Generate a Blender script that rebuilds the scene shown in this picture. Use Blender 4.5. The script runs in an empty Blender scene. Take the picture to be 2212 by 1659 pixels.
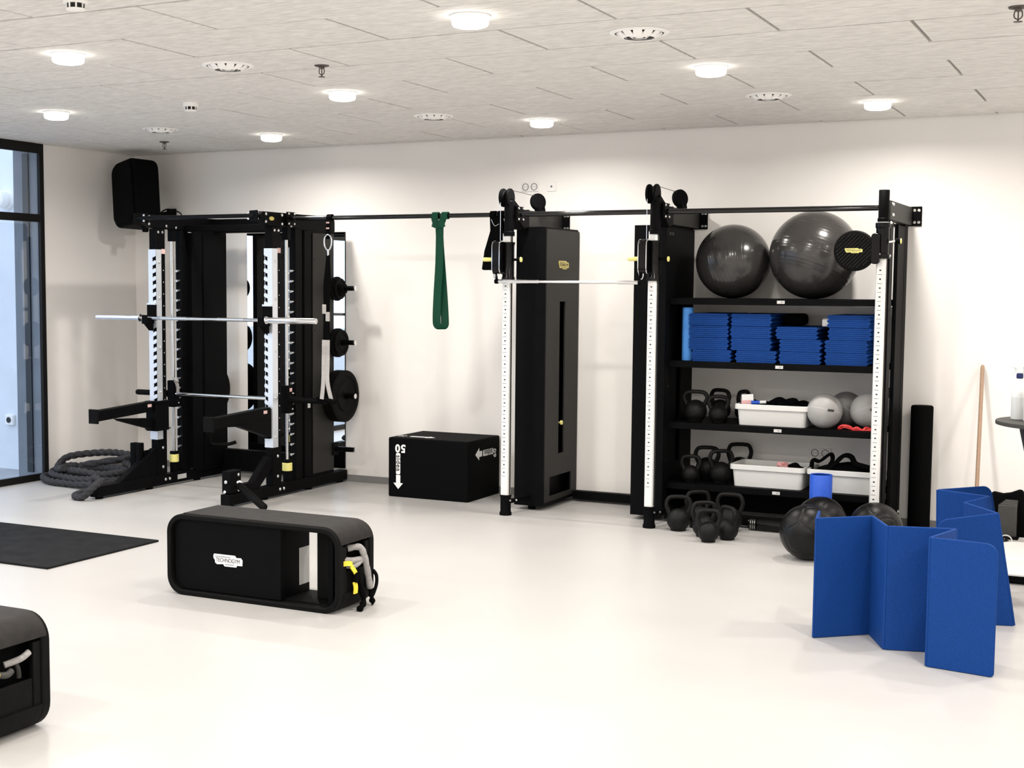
import bpy, bmesh, math, random
from mathutils import Vector, Matrix
random.seed(7)
PI = math.pi
S = bpy.context.scene
C = S.collection

# ------------------------------------------------------------------ camera
def camera():
    yaw, pitch, roll, F = 0.47613425, 0.08058541, 0.00585308, 2971.637
    f = Vector((-math.sin(yaw)*math.cos(pitch), math.cos(yaw)*math.cos(pitch), -math.sin(pitch)))
    r = Vector((math.cos(yaw), math.sin(yaw), 0)); u = r.cross(f)
    r2 = r*math.cos(roll) + u*math.sin(roll); u2 = -r*math.sin(roll) + u*math.cos(roll)
    cd = bpy.data.cameras.new('camera'); co = bpy.data.objects.new('camera', cd); C.objects.link(co)
    m = Matrix((r2, u2, -f)).transposed().to_4x4(); m.translation = Vector((0, -10.37342299, 1.72263334))
    co.matrix_world = m
    cd.sensor_fit = 'HORIZONTAL'; cd.sensor_width = 36; cd.lens = F/2212*36
    cd.shift_x = 131.574/2212; cd.shift_y = 30.739/2212
    cd.clip_start = .05; cd.clip_end = 200
    S.camera = co
camera()
# ------------------------------------------------------------------ world and exposure
W = bpy.data.worlds.new('sky'); S.world = W; W.use_nodes = True
bg = W.node_tree.nodes['Background']; bg.inputs[0].default_value = (.80, .88, 1.0, 1); bg.inputs[1].default_value = 2.6
S.view_settings.view_transform = 'Standard'; S.view_settings.look = 'None'
S.view_settings.exposure = 0.0; S.view_settings.gamma = 1.0; S.view_settings.use_curve_mapping = False
LAMP_W = 28.5          # watts of each ceiling lamp
LAMP_GLOW = 8.0

# ------------------------------------------------------------------ materials
MATS = {}
def mat(name, col, rough=.5, metal=0., spec=.5, noise=None, bump=None, emit=None, coat=0.):
    """noise=(scale, amount, stretch) varies the colour, bump=(scale, strength, stretch) adds fine relief"""
    if name in MATS: return MATS[name]
    m = bpy.data.materials.new(name); m.use_nodes = True; nt = m.node_tree; N = nt.nodes; L = nt.links
    b = N['Principled BSDF']
    b.inputs['Base Color'].default_value = (*col, 1); b.inputs['Roughness'].default_value = rough
    b.inputs['Metallic'].default_value = metal; b.inputs['Specular IOR Level'].default_value = spec
    b.inputs['Coat Weight'].default_value = coat
    def coords(stretch):
        t = N.new('ShaderNodeNewGeometry'); mp = N.new('ShaderNodeMapping'); mp.inputs['Scale'].default_value = stretch
        L.new(t.outputs['Position'], mp.inputs['Vector']); return mp
    if noise:
        sc, am, st = noise; mp = coords(st); n = N.new('ShaderNodeTexNoise'); n.inputs['Scale'].default_value = sc; n.inputs['Detail'].default_value = 6
        L.new(mp.outputs[0], n.inputs['Vector'])
        r = N.new('ShaderNodeMapRange'); r.inputs[1].default_value = .3; r.inputs[2].default_value = .7; r.inputs[3].default_value = 1-am; r.inputs[4].default_value = 1+am
        L.new(n.outputs[0], r.inputs[0])
        x = N.new('ShaderNodeMix'); x.data_type = 'RGBA'; x.blend_type = 'MULTIPLY'; x.inputs[0].default_value = 1
        x.inputs[6].default_value = (*col, 1); L.new(r.outputs[0], x.inputs[7]); L.new(x.outputs[2], b.inputs['Base Color'])
    if bump:
        sc, am, st = bump; mp = coords(st); n = N.new('ShaderNodeTexNoise'); n.inputs['Scale'].default_value = sc; n.inputs['Detail'].default_value = 5
        L.new(mp.outputs[0], n.inputs['Vector']); bp = N.new('ShaderNodeBump'); bp.inputs['Strength'].default_value = am; bp.inputs['Distance'].default_value = .004
        L.new(n.outputs[0], bp.inputs['Height']); L.new(bp.outputs[0], b.inputs['Normal'])
    if emit:
        b.inputs['Emission Color'].default_value = (*emit[0], 1); b.inputs['Emission Strength'].default_value = emit[1]
    MATS[name] = m; return m
I3 = (1, 1, 1)
mat('floor', (.468, .457, .444), .36, noise=(1.3, .035, I3), bump=(60, .03, I3))
mat('wall', (.90, .875, .845), .85, noise=(2.0, .012, I3), bump=(90, .08, I3))
mat('ceil', (.735, .715, .685), .95, noise=(30, .13, (.45, 1.6, 1)), bump=(70, .7, (.45, 1.5, 1)))
mat('plenum', (.10, .095, .09), .9)
mat('baseboard', (.22, .215, .21), .6, noise=(8, .05, I3))
mat('black', (.0022, .0022, .0026), .55, spec=.06, noise=(20, .15, I3), bump=(300, .05, I3))
mat('black_matte', (.0025, .0025, .0028), .7, spec=.05, bump=(220, .12, I3))
mat('black_soft', (.0035, .0035, .0035), .6, spec=.08, noise=(30, .15, I3), bump=(160, .2, I3))
mat('black_gloss', (.002, .002, .0023), .22, spec=.22)
mat('bar_gloss', (.002, .002, .0023), .12, spec=.6)
mat('cover_grey', (.026, .0255, .0235), .5, spec=.15, noise=(40, .08, I3))
mat('pad_grey', (.020, .018, .0172), .6, spec=.15, noise=(18, .25, I3), bump=(120, .2, I3))
mat('iron', (.006, .006, .0058), .48, spec=.16, noise=(40, .2, I3), bump=(260, .25, I3))
mat('rubber', (.011, .011, .0118), .8, spec=.10, noise=(9, .35, I3), bump=(200, .3, I3))
mat('rope', (.034, .034, .038), .8, spec=.25, noise=(60, .3, I3), bump=(300, .4, I3))
mat('chrome', (.82, .82, .83), .16, metal=1.)
mat('bolt', (.85, .85, .84), .28, metal=1.)
mat('silver', (.80, .84, .90), .34, metal=.55)
mat('white_alu', (.82, .82, .81), .35, metal=.15)
mat('yellow', (.85, .68, .05), .5)
mat('pale_yellow', (.90, .83, .28), .5)
mat('logo_yellow', (.78, .66, .18), .45)
mat('ink', (.02, .02, .02), .7)
mat('white_print', (.88, .88, .87), .6)
mat('pink_label', (.75, .50, .48), .6)
mat('label', (.62, .62, .61), .6)
mat('blue_mat', (.0065, .044, .205), .6, spec=.10, noise=(120, .10, I3), bump=(350, .15, I3))
mat('blue_foam', (.07, .27, .72), .6, spec=.3, noise=(60, .06, I3))
mat('blue_tube', (.02, .10, .60), .45, spec=.4, noise=(50, .08, I3))
mat('green', (.001, .050, .024), .5, spec=.2)
mat('ball_grey', (.030, .028, .027), .21, spec=.5, coat=.1, noise=(6, .08, I3))
mat('soft_ball', (.36, .355, .35), .48, spec=.4, noise=(7, .06, I3))
mat('soft_ball_dark', (.19, .185, .185), .42, spec=.4, noise=(7, .06, I3))
mat('leather', (.003, .003, .0028), .33, spec=.22, bump=(180, .25, I3))
mat('bin', (.70, .70, .685), .45, spec=.4)
mat('cloth_black', (.0028, .0028, .003), .9, spec=.04, bump=(150, .4, I3))
mat('cloth_pink', (.62, .30, .30), .85, noise=(40, .2, I3))
mat('pink_foam', (.85, .52, .52), .8)
mat('red', (.60, .025, .025), .5)
mat('wood', (.36, .235, .155), .5, noise=(30, .15, (6, 6, .6)))
mat('bottle', (.72, .74, .74), .35, spec=.4)
mat('liquid', (.58, .60, .60), .35)
mat('dark_blue', (.004, .012, .09), .4)
mat('navy_black', (.006, .010, .016), .4)
mat('grey_plastic', (.035, .035, .032), .6, noise=(60, .1, I3))
mat('handle_grey', (.30, .29, .285), .8, noise=(60, .2, I3))
mat('webbing_grey', (.46, .44, .42), .8, noise=(70, .12, I3))
mat('frame_black', (.005, .0047, .0045), .5, spec=.2)
mat('frame_out', (.16, .18, .215), .55, noise=(4, .08, I3))
mat('facade', (.70, .74, .80), .85, noise=(3, .05, I3))
mat('paving', (.34, .35, .37), .9, noise=(2, .12, I3))
mat('platform_white', (.80, .79, .77), .3)
mat('lamp_rim', (.80, .80, .79), .5)
mat('plate_white', (.88, .865, .845), .5)
mat('vent_white', (.93, .92, .90), .5)
mat('dark_hole', (.012, .011, .010), .9)
mat('brass', (.10, .085, .075), .45, metal=.6)
mat('lamp', (.9, .9, .88), .5, emit=((1.0, .955, .86), LAMP_GLOW))
def special():
    m = bpy.data.materials.new('glass'); m.use_nodes = True; N = m.node_tree.nodes; L = m.node_tree.links
    N.remove(N['Principled BSDF']); o = N['Material Output']
    t = N.new('ShaderNodeBsdfTransparent'); t.inputs[0].default_value = (.90, .94, .98, 1)
    g = N.new('ShaderNodeBsdfGlossy'); g.inputs['Roughness'].default_value = .01
    x = N.new('ShaderNodeMixShader'); x.inputs[0].default_value = .06; L.new(t.outputs[0], x.inputs[1]); L.new(g.outputs[0], x.inputs[2]); L.new(x.outputs[0], o.inputs[0])
    MATS['glass'] = m
    m = bpy.data.materials.new('mirror'); m.use_nodes = True; b = m.node_tree.nodes['Principled BSDF']
    b.inputs['Base Color'].default_value = (.93, .95, .96, 1); b.inputs['Metallic'].default_value = 1; b.inputs['Roughness'].default_value = .01
    MATS['mirror'] = m
special()

# ------------------------------------------------------------------ mesh building
def V(*a): return Vector(a)
class MB:
    """collects geometry in world coordinates; build() links it as ONE mesh object"""
    def __init__(s): s.v = []; s.f = []
    def add(s, vs, fs):
        o = len(s.v); s.v += [Vector(v) for v in vs]; s.f += [tuple(i+o for i in f) for f in fs]; return s
    def box(s, x0, x1, y0, y1, z0, z1):
        return s.add([(x, y, z) for z in (z0, z1) for y in (y0, y1) for x in (x0, x1)],
                     [(0, 2, 3, 1), (4, 5, 7, 6), (0, 1, 5, 4), (2, 6, 7, 3), (0, 4, 6, 2), (1, 3, 7, 5)])
    def mbox(s, m, sx, sy, sz):
        a = [m @ Vector((x, y, z)) for z in (-sz/2, sz/2) for y in (-sy/2, sy/2) for x in (-sx/2, sx/2)]
        return s.add(a, [(0, 2, 3, 1), (4, 5, 7, 6), (0, 1, 5, 4), (2, 6, 7, 3), (0, 4, 6, 2), (1, 3, 7, 5)])
    def bar(s, p, q, w, h, up=(0, 0, 1)):
        p, q = Vector(p), Vector(q); z = (q-p); l = z.length; z.normalize(); up = Vector(up)
        if abs(z.dot(up)) > .98: up = Vector((0, 1, 0))
        x = up.cross(z).normalized(); y = z.cross(x)
        m = Matrix((x, y, z)).transposed().to_4x4(); m.translation = (p+q)/2
        return s.mbox(m, w, h, l)
    def cyl(s, p, q, r, r2=None, n=20):
        r2 = r if r2 is None else r2; p, q = Vector(p), Vector(q); z = (q-p).normalized()
        x = z.orthogonal().normalized(); y = z.cross(x)
        vs = [c + (x*math.cos(2*PI*i/n) + y*math.sin(2*PI*i/n))*rr for c, rr in ((p, r), (q, r2)) for i in range(n)]
        fs = [(i, (i+1) % n, n+(i+1) % n, n+i) for i in range(n)] + [tuple(range(n-1, -1, -1)), tuple(range(n, 2*n))]
        return s.add(vs, fs)
    def lathe(s, base, axis, prof, n=28, close=True):
        """prof: list of (radius, distance along axis)"""
        base = Vector(base); z = Vector(axis).normalized(); x = z.orthogonal().normalized(); y = z.cross(x); vs = []; fs = []
        for r, h in prof:
            vs += [base + z*h + (x*math.cos(2*PI*i/n) + y*math.sin(2*PI*i/n))*max(r, 1e-5) for i in range(n)]
        for k in range(len(prof)-1):
            fs += [(k*n+i, k*n+(i+1) % n, (k+1)*n+(i+1) % n, (k+1)*n+i) for i in range(n)]
        if close: fs += [tuple(range(n-1, -1, -1)), tuple(range((len(prof)-1)*n, len(prof)*n))]
        return s.add(vs, fs)
    def tube(s, path, r, n=10, closed=False, rf=None, flat=None):
        """rf(i, ang) scales the radius; flat=(w, h) gives a strap section"""
        P = [Vector(p) for p in path]; m = len(P); vs = []; fs = []; up = None
        for i in range(m):
            a, b = (P[(i-1) % m], P[(i+1) % m]) if closed else (P[max(i-1, 0)], P[min(i+1, m-1)])
            t = (b-a).normalized()
            if up is None: up = t.orthogonal().normalized() if flat is None else Vector(flat[2])
            x = (up - t*up.dot(t)).normalized(); y = t.cross(x); up = x if flat is None else Vector(flat[2])
            if flat is not None:
                vs += [P[i] + x*sx*flat[0]/2 + y*sy*flat[1]/2 for sx, sy in ((-1, -1), (1, -1), (1, 1), (-1, 1))]
            else:
                rr = r[i] if isinstance(r, (list, tuple)) else r
                for k in range(n):
                    a_ = 2*PI*k/n; q = rr*(rf(i, a_) if rf else 1); vs.append(P[i] + (x*math.cos(a_) + y*math.sin(a_))*q)
        nn = 4 if flat is not None else n
        for i in range(m if closed else m-1):
            j = (i+1) % m; fs += [(i*nn+k, i*nn+(k+1) % nn, j*nn+(k+1) % nn, j*nn+k) for k in range(nn)]
        if not closed: fs += [tuple(range(nn-1, -1, -1)), tuple(range((m-1)*nn, m*nn))]
        return s.add(vs, fs)
    def prism(s, poly, m, d0, d1):
        """polygon in the XY plane of matrix m, extruded from d0 to d1 along its Z"""
        n = len(poly); vs = [m @ Vector((x, y, d)) for d in (d0, d1) for x, y in poly]
        return s.add(vs, [tuple(range(n-1, -1, -1)), tuple(range(n, 2*n))] + [(i, (i+1) % n, n+(i+1) % n, n+i) for i in range(n)])
    def ring(s, outer, inner, m, d0, d1):
        n = len(outer); vs = [m @ Vector((x, y, d)) for d in (d0, d1) for P in (outer, inner) for x, y in P]; fs = []
        for i in range(n):
            j = (i+1) % n
            fs += [(i, n+i, n+j, j), (2*n+i, 2*n+j, 3*n+j, 3*n+i), (i, j, 2*n+j, 2*n+i), (n+i, 3*n+i, 3*n+j, n+j)]
        return s.add(vs, fs)
    def build(s, name, m, parent=None, bevel=0, smooth=True, seg=2, local=False, angle=38):
        me = bpy.data.meshes.new(name)
        off = Vector((0, 0, 0))
        if parent is not None and not local: off = parent.matrix_world.translation if parent.parent is None else Vector(parent['_w'])
        me.from_pydata([v-off for v in s.v], [], s.f); me.validate()
        bm = bmesh.new(); bm.from_mesh(me); bmesh.ops.recalc_face_normals(bm, faces=bm.faces); bm.to_mesh(me); bm.free()
        if smooth:
            me.shade_smooth(); me.set_sharp_from_angle(angle=math.radians(angle))
        me.materials.append(MATS[m])
        o = bpy.data.objects.new(name, me); C.objects.link(o)
        if parent is not None: o.parent = parent
        if bevel:
            b = o.modifiers.new('bevel', 'BEVEL'); b.width = bevel; b.segments = seg; b.limit_method = 'ANGLE'; b.angle_limit = math.radians(40)
        return o
def thing(name, label, cat, loc=(0, 0, 0), rotz=0, group=None):
    o = bpy.data.objects.new(name, None); C.objects.link(o); o.empty_display_size = .1
    o.location = loc; o.rotation_euler = (0, 0, rotz); o['label'] = label; o['category'] = cat
    if group: o['group'] = group
    o.matrix_world = Matrix.Translation(loc) @ Matrix.Rotation(rotz, 4, 'Z')
    return o
def tag(o, label, cat, group=None):
    o['label'] = label; o['category'] = cat
    if group: o['group'] = group
    return o
def sub(o):
    """lets a part carry sub-parts built in world coordinates (its own origin is its thing's origin)"""
    o['_w'] = tuple(o.parent.matrix_world.translation); return o
def struct(o): o['kind'] = 'structure'; return o
def stuff(o): o['kind'] = 'stuff'; return o
def frame(o, xd, yd):
    x = Vector(xd).normalized(); y = Vector(yd).normalized(); z = x.cross(y)
    m = Matrix((x, y, z)).transposed().to_4x4(); m.translation = Vector(o); return m
def rrect(w, h, r, n=6, cx=0, cy=0):
    out = []
    for sx, sy, a0 in ((1, 1, 0), (-1, 1, 90), (-1, -1, 180), (1, -1, 270)):
        for k in range(n+1):
            a = math.radians(a0 + 90*k/n); out.append((cx + sx*(w/2-r) + r*math.cos(a), cy + sy*(h/2-r) + r*math.sin(a)))
    return out
def curve(pts, n=8, closed=False):
    P = [Vector(p) for p in pts]; m = len(P); out = []
    for i in range(m if closed else m-1):
        if closed: a, b, c, d = P[(i-1) % m], P[i], P[(i+1) % m], P[(i+2) % m]
        else: a, b, c, d = P[max(i-1, 0)], P[i], P[i+1], P[min(i+2, m-1)]
        for k in range(n):
            t = k/n; out.append(.5*((2*b) + (c-a)*t + (2*a-5*b+4*c-d)*t*t + (3*b-a-3*c+d)*t**3))
    if not closed: out.append(P[-1])
    return out
def text(name, string, size, m, material, parent, ext=.0008, spacing=1.0, sx=1.0, bold=0):
    cu = bpy.data.curves.new(name, 'FONT'); cu.body = string; cu.size = size; cu.align_x = 'CENTER'; cu.align_y = 'CENTER'
    cu.extrude = ext; cu.offset = bold*size; cu.space_character = spacing; cu.resolution_u = 4
    t = bpy.data.objects.new(name, cu); C.objects.link(t)
    dg = bpy.context.evaluated_depsgraph_get(); me = bpy.data.meshes.new_from_object(t.evaluated_get(dg))
    bpy.data.objects.remove(t); bpy.data.curves.remove(cu)
    off = parent.matrix_world.translation if parent.parent is None else Vector(parent['_w'])
    me.transform(Matrix.Translation(-off) @ m @ Matrix.Diagonal((sx, 1, 1, 1)))
    me.materials.clear(); me.materials.append(MATS[material]); me.name = name
    o = bpy.data.objects.new(name, me); C.objects.link(o); o.parent = parent
    return o
def bolts(parent, pts, axis, r=.011, h=.008, name='bolt', m='bolt'):
    """each bolt head is a part of its own that shares one mesh"""
    axis = Vector(axis).normalized(); key = (round(r, 4), round(h, 4), tuple(round(a, 2) for a in axis))
    me = BOLT.get(key)
    for p in pts:
        if me is None:
            o = MB().lathe((0, 0, 0), axis, [(r, 0), (r, h*.6), (r*.7, h), (r*.3, h)], 12).build(name, m); me = BOLT[key] = o.data
        else:
            o = bpy.data.objects.new(name, me); C.objects.link(o)
        o.parent = parent; off = parent.matrix_world.translation if parent.parent is None else Vector(parent['_w']); o.location = Vector(p)-off
BOLT = {}
def copy_tree(o, loc, rotz=None, label=None, group=None):
    c = o.copy(); C.objects.link(c); c.location = loc
    if rotz is not None: c.rotation_euler = (0, 0, rotz)
    if label: c['label'] = label
    if group: c['group'] = group
    for ch in o.children:
        d = ch.copy(); C.objects.link(d); d.parent = c
        for g in ch.children:
            e = g.copy(); C.objects.link(e); e.parent = d
    return c
LOGO = [(0, 355), (30, 300), (860, 300), (920, 368), (1100, 359), (1160, 439), (1150, 614), (940, 616), (915, 679), (450, 683), (390, 614), (150, 639), (70, 593), (60, 504), (5, 440)]
def logo(parent, m, w, badge, ink, name='brand_plate', hscale=1.0):
    """the maker's plate: a stepped outline with the word and two rules on it; m is centred on the plate"""
    k = w/1160; P = [((x-580)*k, -(y-490)*k*hscale) for x, y in LOGO][::-1]
    b = sub(MB().prism(P, m, 0, .003).build(name, badge, parent))
    def r(x0, x1, y, t=16): return [((x0-580)*k, -(y-t/2-490)*k*hscale), ((x0-580)*k, -(y+t/2-490)*k*hscale), ((x1-580)*k, -(y+t/2-490)*k*hscale), ((x1-580)*k, -(y-t/2-490)*k*hscale)]
    l = MB(); l.prism(r(60, 690, 372), m, .0025, .0038); l.prism(r(470, 830, 616), m, .0025, .0038); l.build('rule', ink, b)
    text('lettering', 'TECHNOGYM', 190*k, m @ Matrix.Translation((0.0*k, -(490-490)*k, .0032)) @ Matrix.Diagonal((1, hscale, 1, 1)), ink, b, ext=.0006, spacing=.92, sx=.86)
    return b

# ------------------------------------------------------------------ the room
XL, XR, YF, H = -8.7545, 3.4, -13.0, 2.947
def room():
    struct(MB().box(XL-.3, XR+.2, YF-.2, .25, -.12, 0).build('floor', 'floor', smooth=False))
    struct(MB().box(XL-.3, XR+.2, 0, .25, 0, H+.25).build('wall_back', 'wall', smooth=False))
    struct(MB().box(XR, XR+.2, YF, 0, 0, H+.25).build('wall_right', 'wall', smooth=False))
    struct(MB().box(XL-.3, XR+.2, YF-.2, YF, 0, H+.25).build('wall_front', 'wall', smooth=False))
    w = MB().box(XL-.3, XL, -1.215, 0, 0, H+.25); w.box(XL-.3, XL, YF, -11.6, 0, H+.25); w.box(XL-.3, XL, -11.6, -1.215, H, H+.25)
    struct(w.build('wall_left', 'wall', smooth=False))
    b = MB().box(XL, XR, -.012, 0, 0, .058); struct(b.build('baseboard_back', 'baseboard', bevel=.002))
    b = MB().box(XL, XL+.012, -1.21, -.012, 0, .058); struct(b.build('baseboard_left', 'baseboard', bevel=.002))
    ce = struct(MB().box(XL-.0, XR, YF, 0, H+.028, H+.2).build('ceiling', 'plenum', smooth=False))
    # wood-wool panels 1200 x 600 laid in running bond
    y0, x0, g = -4.32388, -2.87652, .0085; cache = {}
    for i in range(-15, 8):
        ya, yb = max(y0+.6*i, YF), min(y0+.6*(i+1), 0.0)
        if yb-ya < .02: continue
        off = 0 if i % 2 == 0 else .6
        for n in range(-6, 7):
            xa, xb = max(x0+off+1.2*n, XL), min(x0+off+1.2*(n+1), XR)
            if xb-xa < .02: continue
            w, d = round(xb-xa-2*g, 3), round(yb-ya-2*g, 3)
            if (w, d) not in cache:
                o = MB().box(-w/2, w/2, -d/2, d/2, 0, .028).build('ceiling_panel', 'ceil', bevel=.002, smooth=False, seg=1); cache[(w, d)] = o
            else:
                o = cache[(w, d)].copy(); C.objects.link(o)
            o.parent = ce; o.location = ((xa+xb)/2, (ya+yb)/2, H + random.uniform(-.0015, .0015))
room()

def window_wall():
    """tall black-framed glazing in the left wall"""
    k = 0; ys = [-1.215 - 1.73*i for i in range(7)]
    for a, b in zip(ys[:-1], ys[1:]):
        k += 1; r = bpy.data.objects.new('window_%d' % k, None); C.objects.link(r); r.location = (XL, (a+b)/2, 0); r.matrix_world = Matrix.Translation(r.location); struct(r)
        f = MB(); fx0, fx1 = XL-.02, XL+.012
        f.box(fx0, fx1, a-.05, a, 0, H); f.box(fx0, fx1, b, b+.05 if k < 6 else b+.1, 0, H)
        f.box(fx0, fx1, b+.05, a-.05, H-.085, H); f.box(fx0, fx1, b+.05, a-.05, 0, .06); f.box(fx0, fx1, b+.05, a-.05, 2.268, 2.336)
        f.build('window_frame', 'frame_black', r, bevel=.003)
        o = MB(); o.box(XL-.30, XL-.02, a-.05, a+.03, 0, H); o.build('outer_jamb', 'frame_out', r)
        for z0, z1 in ((.06, 2.268), (2.336, H-.085)):
            MB().box(XL-.014, XL-.006, b+.05, a-.05, z0, z1).build('pane', 'glass', r)
        MB().box(XL-.182, XL-.115, a-.064, a-.05, .06, H-.08).build('seal_strip', 'navy_black', r)
window_wall()
def outside():
    g = struct(MB().box(-40, XL-.3, -40, 12, -.2, -.06).build('ground_outside', 'paving', smooth=False))
    w = MB().box(-14, XL-.3, -.55, -.25, -.06, 6.5); struct(w.build('wall_outside', 'facade', smooth=False))
    t = thing('outdoor_lamp', 'white round outdoor spotlight on the pale wall behind the window', 'lamp', (-9.84, -.55, 2.53))
    MB().cyl((-9.84, -.55, 2.53), (-9.84, -.60, 2.53), .09).build('mount', 'plate_white', t)
    MB().lathe((-9.84, -.60, 2.53), (0, -1, 0), [(.075, 0), (.085, .02), (.085, .10), (.06, .11)], 24).build('housing', 'plate_white', t)
    MB().cyl((-9.84, -.705, 2.53), (-9.84, -.715, 2.53), .045).build('lens', 'navy_black', t)
    t = thing('outdoor_socket', 'small grey outdoor socket on the pale wall behind the window', 'socket', (-9.85, -.55, .42))
    MB().box(-9.90, -9.80, -.585, -.55, .37, .47).build('box', 'plate_white', t, bevel=.006)
    MB().cyl((-9.85, -.585, .42), (-9.85, -.590, .42), .028).build('outlet', 'navy_black', t)
outside()

def mirror():
    t = thing('wall_mirror', 'tall wall mirror behind the power rack', 'mirror', (-6.925, 0, .11))
    MB().box(-7.45, -6.40, -.010, -.001, .11, 2.20).build('backing', 'frame_black', t)
    MB().box(-7.447, -6.403, -.0125, -.010, .113, 2.197).build('glass', 'mirror', t)
mirror()

# ------------------------------------------------------------------ ceiling fittings
def lamp_place(s):
    return s
def lamps():
    seen = {(0, -1): 'round white ceiling lamp nearest the far corner, above the barbell', (0, 0): 'round white ceiling lamp near the back wall, above the plyo box',
            (0, 1): 'round white ceiling lamp near the back wall, above the exercise ball shelf', (1, -1): 'round white ceiling lamp nearest the tall black window frame',
            (1, 0): 'round white ceiling lamp beside the sprinkler in the middle of the ceiling', (1, 1): 'round white ceiling lamp between the two right-hand vents',
            (2, 0): 'large round ceiling lamp at the upper left', (2, 1): 'largest round ceiling lamp, at the top middle of the ceiling'}
    base = None
    for k in range(7):
        y = -1.0 - 1.85*k
        for n in range(-3, 6):
            x = -4.10 - .565*k + 2.39*n
            if not (XL+.4 < x < XR-.4): continue
            lab = seen.get((k, n), 'round ceiling lamp outside the frame of the photo'); 
            if base is None:
                t = thing('ceiling_lamp', lab, 'lamp', (x, y, H), 0, 'round ceiling lamps')
                MB().lathe((x, y, H+.004), (0, 0, -1), [(.093, 0), (.093, .009), (.087, .012)], 36).build('rim', 'lamp_rim', t)
                MB().lathe((x, y, H-.008), (0, 0, -1), [(.084, 0), (.084, .028), (.078, .038), (.06, .044), (.02, .0455)], 36).build('diffuser', 'lamp', t)
                ld = bpy.data.lights.new('lamp_light', 'AREA'); ld.shape = 'DISK'; ld.size = .15; ld.energy = LAMP_W; ld.spread = math.radians(166); ld.color = (1.0, .945, .88)
                lo = bpy.data.objects.new('lamp_light', ld); C.objects.link(lo); lo.parent = t; lo.location = (0, 0, -.056)
                base = t
            else:
                copy_tree(base, (x, y, H), None, lab)
lamps()
def vents():
    spots = [(-2.289, -3.985, 'large round white air vent at the top right of the ceiling'), (-4.685, -4.027, 'round white air vent between the two upper left lamps and a sprinkler'),
             (-4.704, -1.55, 'round white air vent above the green resistance band'), (-7.059, -1.694, 'faint round white air vent in the ceiling above the power rack'), (-2.28, -1.584, 'round white air vent above the two exercise balls')]
    base = None
    for x, y, lab in spots:
        if base: copy_tree(base, (x, y, H), None, lab); continue
        t = thing('air_vent', lab, 'vent', (x, y, H), 0, 'round ceiling vents')
        MB().lathe((x, y, H), (0, 0, -1), [(.145, 0), (.143, .004), (.12, .008), (.118, .006), (.118, .0)], 40, close=False).build('rim', 'vent_white', t)
        MB().cyl((x, y, H-.001), (x, y, H-.003), .118).build('throat', 'dark_hole', t)
        MB().lathe((x, y, H-.003), (0, 0, -1), [(.024, 0), (.024, .018), (.018, .022)], 24).build('hub', 'vent_white', t)
        for ring, (n, r0, r1) in enumerate(((12, .030, .066), (12, .070, .112))):
            for k in range(n):
                a = 2*PI*(k+.5*ring)/n; c, s = math.cos(a), math.sin(a); m = frame((x+c*(r0+r1)/2, y+s*(r0+r1)/2, H-.016), (-s, c, 0), (c*.84, s*.84, .54))
                w = 2*PI*(r0+r1)/2/n
                MB().mbox(m, w*.90, r1-r0, .0025).build('blade', 'vent_white', t, smooth=False)
        base = t
vents()
def sprinklers():
    for x, y, lab in ((-4.209, -3.804, 'dark sprinkler head hanging in the middle of the ceiling'), (-7.639, -.934, 'small sprinkler head in the ceiling beside the wall speaker'), (-.61, -3.847, 'sprinkler head at the top right edge of the photo')):
        t = thing('sprinkler', lab, 'sprinkler', (x, y, H), 0, 'ceiling sprinklers')
        MB().lathe((x, y, H+.001), (0, 0, -1), [(.042, 0), (.040, .006), (.016, .012), (.012, .02)], 24).build('rosette', 'brass', t)
        for s in (-1, 1):
            MB().tube(curve([(x+s*.014, y, H-.016), (x+s*.017, y, H-.034), (x+s*.013, y, H-.046), (x, y, H-.054)], 5), .0028, 8).build('arm', 'brass', t)
        MB().cyl((x, y, H-.018), (x, y, H-.054), .003, n=10).build('bulb', 'brass', t)
        MB().lathe((x, y, H-.054), (0, 0, -1), [(.004, 0), (.004, .006), (.019, .008), (.019, .0105)], 18).build('deflector', 'brass', t)
sprinklers()
def detectors():
    for x, y, lab in ((-5.862, -2.85, 'small white smoke detector with dark base slots above the power rack'), (-4.181, -5.787, 'smoke detector cut off by the top left edge of the photo')):
        t = thing('smoke_detector', lab, 'smoke detector', (x, y, H), 0, 'smoke detectors')
        MB().lathe((x, y, H+.001), (0, 0, -1), [(.052, 0), (.052, .025), (.048, .028)], 28).build('base', 'vent_white', t, bevel=.001)
        MB().lathe((x, y, H-.027), (0, 0, -1), [(.036, 0), (.036, .022)], 24).build('chamber', 'dark_hole', t)
        for k in range(8):
            a = 2*PI*k/8; MB().bar((x+.038*math.cos(a), y+.038*math.sin(a), H-.027), (x+.036*math.cos(a), y+.036*math.sin(a), H-.05), .007, .004).build('rib', 'vent_white', t)
        MB().lathe((x, y, H-.048), (0, 0, -1), [(.041, 0), (.040, .006), (.02, .010)], 24).build('cap', 'vent_white', t)
detectors()
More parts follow.
